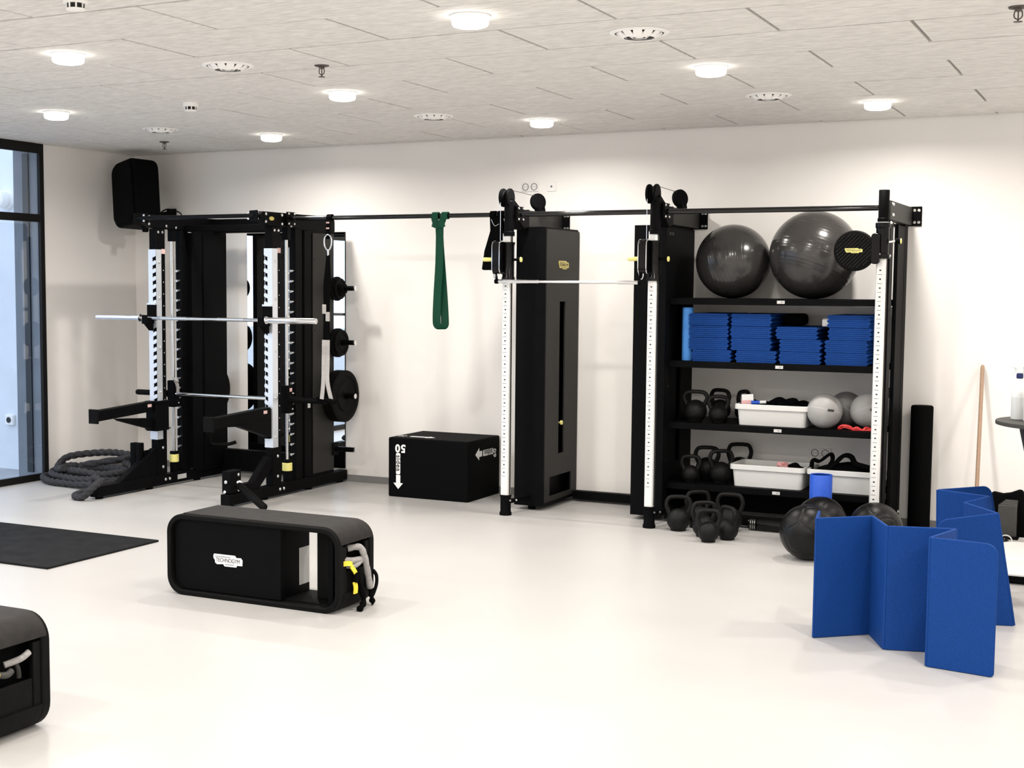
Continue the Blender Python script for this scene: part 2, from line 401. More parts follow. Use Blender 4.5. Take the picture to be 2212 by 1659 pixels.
def sockets():
    def plate(t, x, z, y=0.0, kind='schuko'):
        MB().box(x-.039, x+.039, y-.010, y, z-.039, z+.039).build('plate', 'plate_white', t, bevel=.004)
        if kind == 'schuko':
            MB().ring([(.029*math.cos(a*PI/12), .029*math.sin(a*PI/12)) for a in range(24)], [(.023*math.cos(a*PI/12), .023*math.sin(a*PI/12)) for a in range(24)], frame((x, y-.0105, z), (1, 0, 0), (0, 0, 1)), -.002, .003).build('collar', 'baseboard', t)
            for dx in (-.010, .010): MB().cyl((x+dx, y-.0108, z), (x+dx, y-.0125, z), .003, n=8).build('pin_hole', 'ink', t)
        else:
            MB().cyl((x, y-.010, z), (x, y-.016, z), .011, n=16).build('connector', 'bolt', t)
            MB().cyl((x, y-.016, z), (x, y-.0165, z), .006, n=12).build('pin_hole', 'ink', t)
    t = thing('wall_socket', 'white double power socket high on the wall above the pulley', 'socket', (-4.633, 0, 2.542)); plate(t, -4.671, 2.542); plate(t, -4.594, 2.542)
    t = thing('antenna_socket', 'white single antenna socket high on the wall', 'socket', (-4.44, 0, 2.54)); plate(t, -4.44, 2.54, kind='tv')
    t = thing('wall_socket', 'white double power socket on the wall behind the bottom shelf', 'socket', (-2.234, 0, .50)); plate(t, -2.272, .50); plate(t, -2.195, .50)
    t = thing('wall_socket', 'white power socket low on the wall behind the left rack post', 'socket', (-7.93, 0, .66)); plate(t, -7.93, .66)
sockets()
def speaker():
    t = thing('wall_speaker', 'black cabinet loudspeaker with rounded corners high in the room corner', 'speaker', (-8.36, -.36, 2.30))
    m = frame((-8.385, -.42, 2.552), (.94, -.34, .15), (-.15, .10, .98)); 
    y = m.col[1].xyz; x = m.col[0].xyz; z = x.cross(y).normalized(); y = z.cross(x); m = frame((-8.385, -.42, 2.552), x, y)
    MB().prism(rrect(.42, .60, .10, 6), m, -.13, .13).build('cabinet', 'black_matte', t, bevel=.03, seg=4)
    MB().prism(rrect(.36, .54, .08, 6), m, .13, .145).build('grille', 'black_matte', t, bevel=.01)
    b = MB(); b.bar((-8.30, -.33, 2.36), (-8.27, -.02, 2.40), .05, .04); b.box(-8.36, -8.26, -.02, -.001, 2.34, 2.44); b.build('wall_bracket', 'black', t)
    MB().tube(curve([(-8.27, -.30, 2.34), (-8.18, -.25, 2.42), (-8.15, -.1, 2.40), (-8.17, -.03, 2.36)], 6), .006, 8).build('cable', 'black', t)
    MB().lathe((-8.25, -.46, 2.30), (0, 0, -1), [(.03, 0), (.03, .085), (.022, .095)], 16).build('knob', 'black', t)
speaker()

# ------------------------------------------------------------------ power rack
XFR, XFL = -6.405, -7.585          # centre of the right and left frame
def power_rack():
    R = thing('power_rack', 'black power rack with silver notched uprights and a guided bar, beside the mirror', 'power rack', (-6.995, -.9, 0))
    for side, xc in ((1, XFR), (-1, XFL)):
        yf = -1.77 if side > 0 else -1.93
        MB().box(xc-.045, xc+.04, yf, -.03, .018, .105).build('base_beam', 'black', R, bevel=.004)
        for y in (yf+.06, -1.25, -.6, -.1): MB().cyl((xc, y, 0), (xc, y, .02), .032, n=18).build('foot', 'black_matte', R)
        MB().box(xc-.035, xc+.035, -1.172, -1.05, .10, 2.20).build('front_upright', 'black', R, bevel=.004)
        # silver notched channel wrapped round the front of the upright
        ch = MB(); z0, z1 = .415, 2.025
        zs = [.62 + .0665*i for i in range(21)]
        e = -1 if side > 0 else 1                      # the notches open outwards on the left edge of one, the right edge of the other
        pts = [(-e*.039, z0), (e*.039, z0)]
        for z in zs:
            if 1.38 < z < 1.54: continue
            pts += [(e*.039, z-.026), (e*.031, z-.016), (e*.018, z-.020), (e*.010, z-.028), (e*.004, z-.026), (e*.004, z+.006), (e*.016, z+.010), (e*.031, z+.016), (e*.039, z+.022)]
        pts += [(e*.039, z1), (-e*.039, z1)]
        m = frame((xc, -1.176, 0), (1, 0, 0), (0, 0, 1))
        ch.prism(pts, m, -.002, .004)
        ch.box(xc-e*.039-.0025, xc-e*.039+.0025, -1.178, -1.105, z0, z1)
        chn = sub(ch.build('notched_channel', 'silver', R, smooth=False))
        MB().box(xc+e*.0345, xc+e*.0385, -1.170, -1.105, z0, z1).build('channel_back', 'silver', chn)
        for z in (1.92, 1.62, 1.2, .82, .5): bolts(R, [(xc+.042, -1.135, z)], (1, 0, 0), .010, .012)
        for k in range(14): MB().cyl((xc+.0345, -1.075, .55+.1*k), (xc+.0362, -1.075, .55+.1*k), .005, n=8).build('hole_bush', 'label', R)
        MB().box(xc+.0352, xc+.0362, -1.10, -1.052, 1.99, 2.03).build('warning_label', 'pink_label', R)
        # rear post with latch pegs
        MB().box(xc-.03, xc+.03, -.83, -.73, .10, 2.20).build('latch_post', 'black', R, bevel=.003)
        base = None
        for k in range(19):
            z = .33 + .0845*k
            if base is None: base = MB().cyl((xc+.012, -.83, z), (xc+.012, -.872, z-.004), .0085, .011, 10).build('latch_peg', 'bolt', R)
            else:
                c = base.copy(); C.objects.link(c); c.location.z += .0845*k
        # guide rod with its end blocks and yellow bumper
        MB().cyl((xc, -.915, .28), (xc, -.915, 2.105), .0135, n=20).build('guide_rod', 'chrome', R)
        MB().box(xc-.026, xc+.026, -.942, -.888, 2.10, 2.21).build('rod_cap', 'black', R, bevel=.004)
        MB().box(xc-.026, xc+.026, -.942, -.888, .10, .29).build('rod_foot', 'black', R, bevel=.004)
        MB().cyl((xc, -.915, .195), (xc, -.915, .262), .042, n=22).build('bumper', 'pale_yellow', R, bevel=.004)
        # counterweight housing
        MB().box(xc-.055 if side > 0 else xc+.040, xc+.028 if side > 0 else xc+.070, -.70, -.235, .10, 2.20).build('housing', 'black', R, bevel=.004)
        MB().box(xc+.028+(0 if side > 0 else .042), xc+.036+(0 if side > 0 else .042), -.575, -.245, .13, 2.17).build('housing_cover', 'cover_grey' if side > 0 else 'black', R, bevel=.003)
        MB().box(xc+.026 if side > 0 else xc-.02, xc+.034 if side > 0 else xc+.072, -.70 if side > 0 else -.735, -.60, .12, 2.18).build('cover_strip', 'black', R, bevel=.003)
        bolts(R, [(xc+.036+(0 if side > 0 else .042), -.55, z) for z in (1.95, 1.35, .8)], (1, 0, 0), .006, .003, m='black')
        MB().box(xc+.0365+(0 if side > 0 else .034), xc+.0372+(0 if side > 0 else .034), -.66, -.62, .70, .76).build('info_label', 'label', R)
        # top beam with end plate
        P = [(-1.33, 2.285), (-1.30, 2.315), (-.9, 2.315), (-.25, 2.315), (-.225, 2.28), (-.225, 2.19), (-.78, 2.19), (-.82, 2.20), (-1.06, 2.20), (-1.20, 2.205), (-1.33, 2.255)]
        MB().prism(P, frame((xc, 0, 0), (0, 1, 0), (0, 0, 1)), -.034, .034).build('top_beam', 'black', R, bevel=.004)
        bolts(R, [(xc+.034, y, z) for y, z in ((-1.255, 2.295), (-1.255, 2.235), (-1.03, 2.295), (-1.03, 2.225), (-.90, 2.215))], (1, 0, 0), .012, .008)
        bolts(R, [(xc+.035, -1.14, 2.17), (xc+.035, -1.085, 2.17)], (1, 0, 0), .012, .008)
        # bracket at the front end that carries the pull-up bar
        MB().prism([(-.06, -.035), (.06, -.035), (.075, .0), (.06, .045), (-.06, .045)], frame((xc-side*.02, -1.345, 2.275), (.9, -.44 if side > 0 else .44, 0), (0, 0, 1)), -.006, .006).build('bar_bracket', 'black', R, bevel=.002)
        bolts(R, [(xc-side*.02+d, -1.353-.02*d, z) for d in (-.045, .045) for z in (2.255, 2.30)], (0, -1, 0), .010, .008)
        # front gusset
        P = [(-1.17, .345), (-1.17, .26), (-1.36, .105), (-1.62, .105), (-1.62, .165), (-1.43, .165), (-1.22, .345)] if side > 0 else [(-1.17, .34), (-1.17, .26), (-1.16, .105), (-1.66, .105), (-1.62, .125), (-1.20, .34)]
        MB().prism(P, frame((xc, 0, 0), (0, 1, 0), (0, 0, 1)), -.03, .03).build('gusset', 'black', R, bevel=.003)
        bolts(R, [(xc+.037, -1.11, .34), (xc+.037, -1.11, .175), (xc+.041, -1.03, .065), (xc+.041, -1.085, .065)], (1, 0, 0), .013, .010)
        bolts(R, [(xc, -1.176, .315)], (0, -1, 0), .016, .010)
        # J-hook and spotter arm
        hk = MB().box(xc-.045, xc+.045, -1.20, -1.18, 1.43, 1.56); hk.box(xc-.026, xc+.026, -1.285, -1.19, 1.40, 1.432); hk.box(xc-.026, xc+.026, -1.292, -1.274, 1.40, 1.475)
        hk.prism([(-1.20, 1.34), (-1.20, 1.41), (-1.28, 1.41)], frame((xc, 0, 0), (0, 1, 0), (0, 0, 1)), -.026, .026)
        hk.build('bar_hook', 'black_matte', R, bevel=.004)
        MB().box(xc-.043, xc+.043, -1.202, -1.176, 1.56, 1.575).build('hook_rim', 'silver', R)
        yt = -1.965 if side > 0 else -1.915
        ar = MB(); ar.bar((xc, yt, .672), (xc, -1.20, .705), .07, .085); ar.prism([(-1.80, .635), (-1.20, .665), (-1.20, .50), (-1.62, .625)] if side > 0 else [(-1.66, .632), (-1.20, .60), (-1.20, .50), (-1.62, .61)], frame((xc, 0, 0), (0, 1, 0), (0, 0, 1)), -.03, .03)
        arm = sub(ar.build('spotter_arm', 'black', R, bevel=.004))
        MB().box(xc-.045, xc+.045, yt-.016, yt+.006, .612, .728).build('end_plate', 'black_soft', arm, bevel=.003)
        sl = MB(); sl.box(xc-.055, xc+.055, -1.215, -1.045, .49, .735); 
        if side < 0: sl.box(xc-.062, xc+.062, -1.225, -1.03, .725, .745); sl.box(xc-.062, xc+.062, -1.225, -1.03, .50, .51)
        sl.build('sleeve', 'black', arm, bevel=.004) if side < 0 else MB().box(xc-.048, xc+.03, -1.21, -1.182, .49, .735).build('sleeve', 'black', arm, bevel=.004)
        MB().box(xc+.0352, xc+.0362, -1.30, -1.25, .70, .725).build('warning_label', 'pink_label', arm)
        # carriage of the guided bar
        ca = MB(); ca.box(xc-.036, xc+.036, -.955, -.875, .675, .905); ca.box(xc-.02, xc+.02, -.90, -.83, .75, .83)
        car = sub(ca.build('carriage', 'black_matte', R, bevel=.006))
        MB().box(xc+.0362, xc+.0372, -.93, -.895, .855, .885).build('warning_label', 'pink_label', car)
        bolts(car, [(xc+.036, -.89, .71), (xc+.036, -.89, .84)], (1, 0, 0), .007, .006)
        o = xc+side*.04
        MB().lathe((o, -.93, .79), (side, 0, 0), [(.03, 0), (.03, .05), (.024, .06), (.024, .34), (.02, .35)], 20).build('bar_sleeve', 'black', R)
        MB().tube(curve([(xc-side*.06, -.93, .79), (xc-side*.075, -.95, .86), (xc-side*.06, -.97, .92), (xc-side*.10, -.98, .90)], 6), .014, 10).build('latch_handle', 'handle_grey', R)
        # storage pegs
        for z in ((1.707, 1.241, .78, .313) if side > 0 else (1.707, 1.241, .78, .313)):
            xs = xc + side*.04
            MB().box(min(xs, xs+side*.012), max(xs, xs+side*.012), -.285, -.195, z-.055, z+.055).build('peg_plate', 'black', R, bevel=.003)
            pg = sub(MB().cyl((xs, -.24, z), (xs+side*.20, -.24, z), .0215, n=20).build('storage_peg', 'black_gloss', R))
            MB().lathe((xs+side*.20, -.24, z), (side, 0, 0), [(.0225, 0), (.0225, .012), (.012, .016)], 18).build('peg_cap', 'chrome', pg)
    # bars and beams that tie the two frames together
    MB().cyl((XFL, -1.352, 2.278), (XFR, -1.352, 2.278), .0165, n=20).build('pull_up_bar', 'black_gloss', R)
    MB().box(XFL, XFR, -.42, -.30, 2.19, 2.31).build('top_crossbeam', 'black', R, bevel=.004)
    MB().box(XFL, XFR, -.30, -.22, .06, .25).build('rear_crossbeam', 'black', R, bevel=.004)
    MB().box(XFL+.03, XFR-.05, -.80, -.75, 2.19, 2.24).build('rod_crossbeam', 'black', R, bevel=.004)
    MB().cyl((XFL+.04, -.93, .79), (XFR-.04, -.93, .79), .0145, n=20).build('guided_bar', 'chrome', R)
    # landmine pivot on the right frame
    x = XFR
    lb = MB(); lb.box(x-.05, x+.03, -1.745, -1.60, .108, .285); lm = sub(lb.build('landmine_block', 'black', R, bevel=.006))
    bolts(lm, [(x+.03, -1.64, .25), (x+.03, -1.64, .13)], (1, 0, 0), .013, .01); bolts(lm, [(x-.01, -1.745, .20), (x-.02, -1.745, .12)], (0, -1, 0), .014, .01)
    bolts(lm, [(x+.055, -1.665, .185)], (.8, -.3, .5), .024, .02)
    MB().cyl((x+.03, -1.66, .17), (x+.075, -1.68, .16), .022, n=16).build('pivot', 'chrome', lm)
    MB().lathe((x+.06, -1.675, .175), (.87, -.30, -.38), [(.024, 0), (.030, .02), (.030, .36), (.024, .37)], 22).build('landmine_sleeve', 'black_soft', lm)
    # upright tube holder on the left frame
    h = MB(); h.box(XFL-.045, XFL-.0, -1.37, -1.31, .16, .40); h.box(XFL-.03, XFL-.0, -1.33, -1.17, .27, .33); h.box(XFL-.10, XFL-.05, -1.37, -1.31, .16, .40); h.box(XFL-.06,XFL-.04,-1.36,-1.32,.2,.3)
    h.build('tube_holder', 'black', R, bevel=.004)
    # U-shaped dip handle hanging on the inner side
    MB().tube(curve([(XFL+.05, -.50, .62), (XFL+.07, -.50, .55), (XFL+.07, -.50, .36), (XFL+.09, -.48, .31), (XFL+.20, -.42, .31), (XFL+.27, -.38, .33)], 6), .016, 12).build('dip_handle', 'black_soft', R)
    MB().box(XFL+.0412, XFL+.0422, -.92, -.80, .045, .085).build('type_label', 'label', R)
    el = MB().prism([(.034*math.cos(a*PI/10), .016*math.sin(a*PI/10)) for a in range(20)], frame((XFR+.0345, -1.175, 2.262), (0, 1, 0), (0, 0, 1)), 0, .002).build('badge', 'logo_yellow', R)
    return R
power_rack()
def barbell():
    t = thing('barbell', 'chrome barbell resting on the rack hooks', 'barbell', (-7.02, -1.245, 1.448))
    z, y = 1.4485, -1.245
    MB().cyl((-7.66, y, z), (-6.38, y, z), .0145, n=20).build('shaft', 'chrome', t)
    for s, x in ((-1, -7.66), (1, -6.38)):
        MB().lathe((x, y, z), (s, 0, 0), [(.018, -.01), (.034, 0), (.034, .012), (.026, .026), (.0255, .03), (.0255, .468), (.022, .475), (.015, .475), (.014, .468)], 28).build('sleeve', 'chrome', t)
    for s, x in ((-1, -7.66), (1, -6.38)):
        MB().cyl((x-s*.22, y, z), (x-s*.48, y, z), .0150, n=18).build('knurled_grip', 'bolt', t)
barbell()
def plates():
    def plate(x0, z, r, w, s, lab, grp=None):
        o = MB().lathe((x0, -.24, z), (s, 0, 0), [(.026, 0), (r*.93, 0), (r, w*.12), (r, w*.88), (r*.93, w), (r*.80, w), (r*.76, w*.82), (r*.60, w*.80), (r*.56, w*1.0), (.055, w*1.02), (.05, w*.96), (.026, w*.96)], 44, close=False).build('weight_plate', 'rubber')
        o.data.materials[0] = MATS['black_soft']; tag(o, lab, 'weight plate', grp); return o
    e = XFR+.054
    plate(e, 1.707-.004, .105, .022, 1, 'small black weight plate innermost on the top storage peg', 'plates on the right storage pegs')
    plate(e+.024, 1.707-.004, .09, .03, 1, 'small black weight plate outermost on the top storage peg', 'plates on the right storage pegs')
    plate(e, 1.241-.004, .125, .035, 1, 'black weight plate innermost on the second storage peg', 'plates on the right storage pegs')
    plate(e+.037, 1.241-.004, .112, .03, 1, 'black weight plate outermost on the second storage peg', 'plates on the right storage pegs')
    plate(e, .78-.004, .225, .055, 1, 'large black bumper plate nearest the rack on the third peg', 'plates on the right storage pegs')
    plate(e+.057, .78-.004, .225, .045, 1, 'large black bumper plate outermost on the third peg', 'plates on the right storage pegs')
    e = XFL-.054
    plate(e, .313-.004, .18, .05, -1, 'black bumper plate low behind the left rack housing', 'plates on the left storage pegs')
    plate(e, 1.241-.004, .125, .05, -1, 'black weight plate on the second peg behind the left rack housing', 'plates on the left storage pegs')
    plate(e, 1.707-.004, .09, .05, -1, 'small black weight plate on the top peg behind the left rack housing', 'plates on the left storage pegs')
    plate(e, .78-.004, .225, .055, -1, 'large black bumper plate on the third peg behind the left rack housing', 'plates on the left storage pegs')
    # quick clamp on the top peg
    c = thing('bar_clamp', 'small black bar clamp on the top storage peg', 'clamp', (XFR+.135, -.24, 1.703))
    MB().lathe((XFR+.115, -.24, 1.703), (1, 0, 0), [(.023, 0), (.042, .002), (.042, .034), (.023, .036)], 22, close=False).build('ring', 'black_matte', c)
    MB().box(XFR+.12, XFR+.145, -.29, -.25, 1.64, 1.68).build('lever', 'black_matte', c, bevel=.004)
plates()

# ------------------------------------------------------------------ cable columns, towers and the long bar
YC = -.98
def ticks(mb, x, y, z0, z1, step=.0585):
    z = z0
    while z < z1:
        mb.box(x-.016, x+.012, y-.0006, y+.001, z-.0012, z+.0012); mb.box(x-.006, x+.006, y-.0006, y+.001, z+.024, z+.033); z += step
def column(R, x, ztop, zc0, zc1):
    """telescopic white column with printed scale, black sleeve and foot"""
    MB().box(x-.034, x+.030, YC-.028, YC+.034, .14, ztop).build('column', 'white_alu', R, bevel=.012, seg=3)
    MB().box(x+.030, x+.034, YC-.004, YC+.010, .16, ztop).build('column_groove', 'cover_grey', R)
    tk = MB(); ticks(tk, x-.004, YC-.0282, .30, zc0-.03); stuff(tk.build('scale_print', 'ink', R, smooth=False))
    MB().lathe((x, YC, 0), (0, 0, 1), [(.046, 0), (.046, .02), (.040, .03), (.040, .135), (.044, .14), (.044, .155)], 24).build('column_foot', 'black_matte', R)
def cable_station(x, tx0, lab, mirror):
    R = thing('cable_station', lab, 'cable machine', (x, -.5, 0))
    column(R, x, 2.13, 1.78, 2.07)
    MB().lathe((x+.008, YC, 2.105), (0, 0, 1), [(.043, 0), (.043, .03), (.037, .035), (.037, .255), (.030, .262)], 26).build('top_sleeve', 'black', R)
    # weight tower
    tx1 = tx0+.245
    tw = MB().box(tx0, tx1-.07, -.69, -.012, .035, 2.185); tw.box(tx1-.07, tx1-.012, -.69, -.66, .035, 2.185); tw.box(tx1-.07, tx1-.012, -.04, -.012, .035, 2.185); tw.box(tx1-.07, tx1-.012, -.66, -.04, 2.165, 2.185); tw.box(tx1-.07, tx1-.012, -.66, -.04, .035, .062); tw.build('tower', 'black', R, smooth=False)
    holes = [(-.402, -.290, .42, 1.615), (-.565, -.13, .10, .250)]
    cv = MB(); ys = [-.672, -.565, -.402, -.290, -.13, -.014]; zs = [.06, .10, .250, .42, 1.615, 2.17]
    for a, b in zip(ys[:-1], ys[1:]):
        for c, d in zip(zs[:-1], zs[1:]):
            if any(h[0]-1e-4 <= a and b <= h[1]+1e-4 and h[2]-1e-4 <= c and d <= h[3]+1e-4 for h in holes): continue
            cv.box(tx1-.012, tx1, a, b, c, d)
    cov = sub(cv.build('side_cover', 'cover_grey' if not mirror else 'black', R, smooth=False))  # second tower's cover is black to paint in the shade it stands in
    MB().box(tx1-.012, tx1+.001, -.69, -.672, .04, 2.18).build('edge_trim', 'black', R)
    bolts(cov, [(tx1, y, z) for y in (-.60, -.05) for z in (2.13, 1.60, 1.0, .45)], (1, 0, 0), .006, .002, m='ink')
    if not mirror: MB().cyl((tx1-.069, -.345, .80), (tx1-.058, -.345, .80), .012, n=14).build('stack_mark', 'label', R)
    if not mirror: MB().lathe((tx1-.069, -.345, .66), (1, 0, 0), [(.007, 0), (.007, .06), (.017, .064), (.017, .078)], 16).build('selector_pin', 'pale_yellow', R)
    if mirror:
        for y in (-.60, -.54): MB().box(tx1, tx1+.001, y-.02, y+.02, 2.115, 2.135).build('small_label', 'grey_plastic', R)
    else: logo(R, frame((tx1+.0005, -.335, 1.90), (0, 1, 0), (0, 0, 1)), .20, 'logo_yellow', 'ink')
    # arm to the wall with its wall plate
    MB().box(x-.035, x+.03, -.80, -.012, 2.185, 2.312).build('wall_arm', 'cover_grey', R, bevel=.003)
    wp = sub(MB().box(x-.10, x+.095, -.014, -.002, 2.178, 2.318).build('wall_plate', 'black', R, bevel=.003))
    bolts(wp, [(x+d, -.014, z) for d in (-.08, .055, .08) for z in (2.20, 2.295)], (0, -1, 0), .010, .008)
    sd = MB(); sd.prism([(-.93, 2.30), (-.70, 2.315), (-.70, 2.18), (-.80, 2.16), (-.93, 2.25)], frame((x, 0, 0), (0, 1, 0), (0, 0, 1)), -.045, .05); hd = sub(sd.build('arm_head', 'black', R, bevel=.005))
    bolts(hd, [(x+.05, y, z) for y in (-.90, -.86) for z in (2.255, 2.29)], (1, 0, 0), .010, .008)
    # pulleys on top
    yf = YC-.005
    for k, dx in enumerate((-.026, .028)):
        MB().lathe((x-.012+dx-.012, yf, 2.39), (1, 0, 0), [(.030, 0), (.066, .002), (.069, .008), (.069, .016), (.066, .022), (.030, .024)], 30).build('pulley_guard', 'black', R)
    MB().lathe((x-.024, yf, 2.39), (1, 0, 0), [(.058, 0), (.050, .010), (.058, .022)], 28).build('pulley', 'black_matte', R)
    MB().bar((x+.02, yf, 2.37), (x+.03, yf+.09, 2.315), .04, .03).build('pulley_neck', 'black', R)
    rb = MB(); rb.lathe((x+.03, -.50, 2.385), (.82, -.55, .12), [(.03, -.022), (.058, -.020), (.066, -.012), (.066, .012), (.058, .020), (.03, .022)], 28)
    rb.bar((x+.035, -.49, 2.36), (x+.04, -.47, 2.30), .10, .045, (1, 0, 0)); rb.build('rear_pulley', 'black_matte', R)
    MB().cyl((x-.008, yf+.02, 2.452), (x+.02, -.55, 2.43), .0022, n=6).build('cable', 'ink', R)
    MB().cyl((x-.035, yf-.055, 2.38), (x-.035, yf-.055, 2.06), .0022, n=6).build('cable', 'chrome', R)
    # sliding carriage with pulley housing, yellow handle and release knob
    ca = MB(); ca.lathe((x+.004, YC, 1.775), (0, 0, 1), [(.050, 0), (.050, .02), (.045, .03), (.045, .26), (.050, .27), (.050, .285)], 24)
    car = sub(ca.build('carriage', 'black_gloss', R))
    MB().prism(rrect(.10, .245, .045, 6), frame((x-.045, YC-.07, 1.945), (0, 1, 0), (0, 0, 1)), -.028, .028).build('pulley_housing', 'black_gloss', car, bevel=.008)
    for dx in (-.030, .030):
        MB().ring(rrect(.104, .25, .047, 6), rrect(.088, .234, .040, 6), frame((x-.045+dx, YC-.07, 1.945), (0, 1, 0), (0, 0, 1)), -.003, .003).build('housing_rim', 'chrome', car)
    MB().lathe((x-.075, YC-.09, 1.93), (-1, 0, 0), [(.010, 0), (.015, .01), (.016, .075), (.012, .085)], 18).build('handle', 'pale_yellow', car)
    MB().lathe((x+.05, YC, 1.93), (1, 0, 0), [(.010, 0), (.010, .03), (.019, .034), (.019, .055)], 16).build('knob', 'black_matte', car)
    MB().lathe((x+.105, YC, 1.93), (1, 0, 0), [(.019, 0), (.018, .008)], 16).build('knob_cap', 'pale_yellow', car)
    MB().lathe((x-.06, YC-.085, 1.885), (0, 0, -1), [(.006, 0), (.017, .006), (.019, .018), (.012, .034)], 16).build('cable_stop', 'black_gloss', car)
    MB().tube(curve([(x-.06, YC-.085, 1.855), (x-.074, YC-.085, 1.835), (x-.074, YC-.085, 1.805), (x-.06, YC-.085, 1.785), (x-.048, YC-.085, 1.805), (x-.048, YC-.085, 1.835)], 5, True), .0042, 8, True).build('carabiner', 'chrome', car)
    # link from the foot to the tower
    MB().bar((x, YC, .10), (x+.06, -.68, .10), .03, .03).build('foot_link', 'black', R); bolts(R, [(x+.04, YC-.01, .115), (x+.06, YC+.06, .11)], (.7, -.7, 0), .008, .01)
    for y in (-.62, -.10): MB().cyl((tx0+.12, y, 0), (tx0+.12, y, .036), .03, n=16).build('tower_foot', 'black_matte', R)
    return R
cable_station(-4.373, -4.435, 'cable machine with dark grey weight tower beside the plyo box', False)
cable_station(-3.23, -3.48, 'cable machine with black weight tower, side cover darkened as painted shade, attached to the storage shelves', True)
def rails():
    t = thing('pull_up_rail', 'long black pull-up bar running along the wall from the rack to the shelves', 'pull-up bar', (-4.0, -.92, 2.25))
    MB().cyl((-6.36, -.93, 2.272), (-4.41, -.93, 2.268), .0175, n=20).build('bar', 'bar_gloss', t)
    MB().cyl((-4.32, -.93, 2.268), (-3.27, -.93, 2.266), .0185, n=20).build('bar', 'bar_gloss', t)
    MB().cyl((-3.18, -.93, 2.266), (-1.70, -.93, 2.262), .0185, n=20).build('bar', 'bar_gloss', t)
    for x in (-6.352, -4.30, -3.16):
        f = sub(MB().box(x-.008, x+.008, -.985, -.875, 2.215, 2.325).build('end_flange', 'black', t, bevel=.002))
        bolts(f, [(x+.008, -.93+dy, 2.27+dz) for dy in (-.04, .04) for dz in (-.04, .04)], (1, 0, 0), .009, .007)
    b = MB().box(-4.185, -3.49, -.10, -.03, .018, .085).build('floor_tie', 'black', None, bevel=.003)
    tag(b, 'black floor tie bar along the wall between the two weight towers', 'beam')
rails()
def lat_bar():
    t = thing('cable_bar', 'chrome straight bar hanging between the two cable columns', 'exercise bar', (-3.88, -1.065, 1.78))
    y = YC-.085; a, b = V(-4.425, y, 1.768), V(-3.30, y, 1.762)
    MB().cyl(a, b, .0105, n=18).build('bar', 'chrome', t)
    MB().cyl(a+(b-a)*.02, a+(b-a)*.30, .014, n=18).build('grip', 'chrome', t); MB().cyl(a+(b-a)*.86, b, .014, n=18).build('grip', 'chrome', t)
    for p in (a, b):
        MB().lathe(p+V(-.012, 0, 0), (1, 0, 0), [(.017, 0), (.019, .012), (.017, .026)], 16).build('end_cap', 'black_matte', t)
        MB().bar(p+V(0, 0, .008), p+V(0, 0, .06), .012, .018).build('lug', 'black_matte', t)
lat_bar()

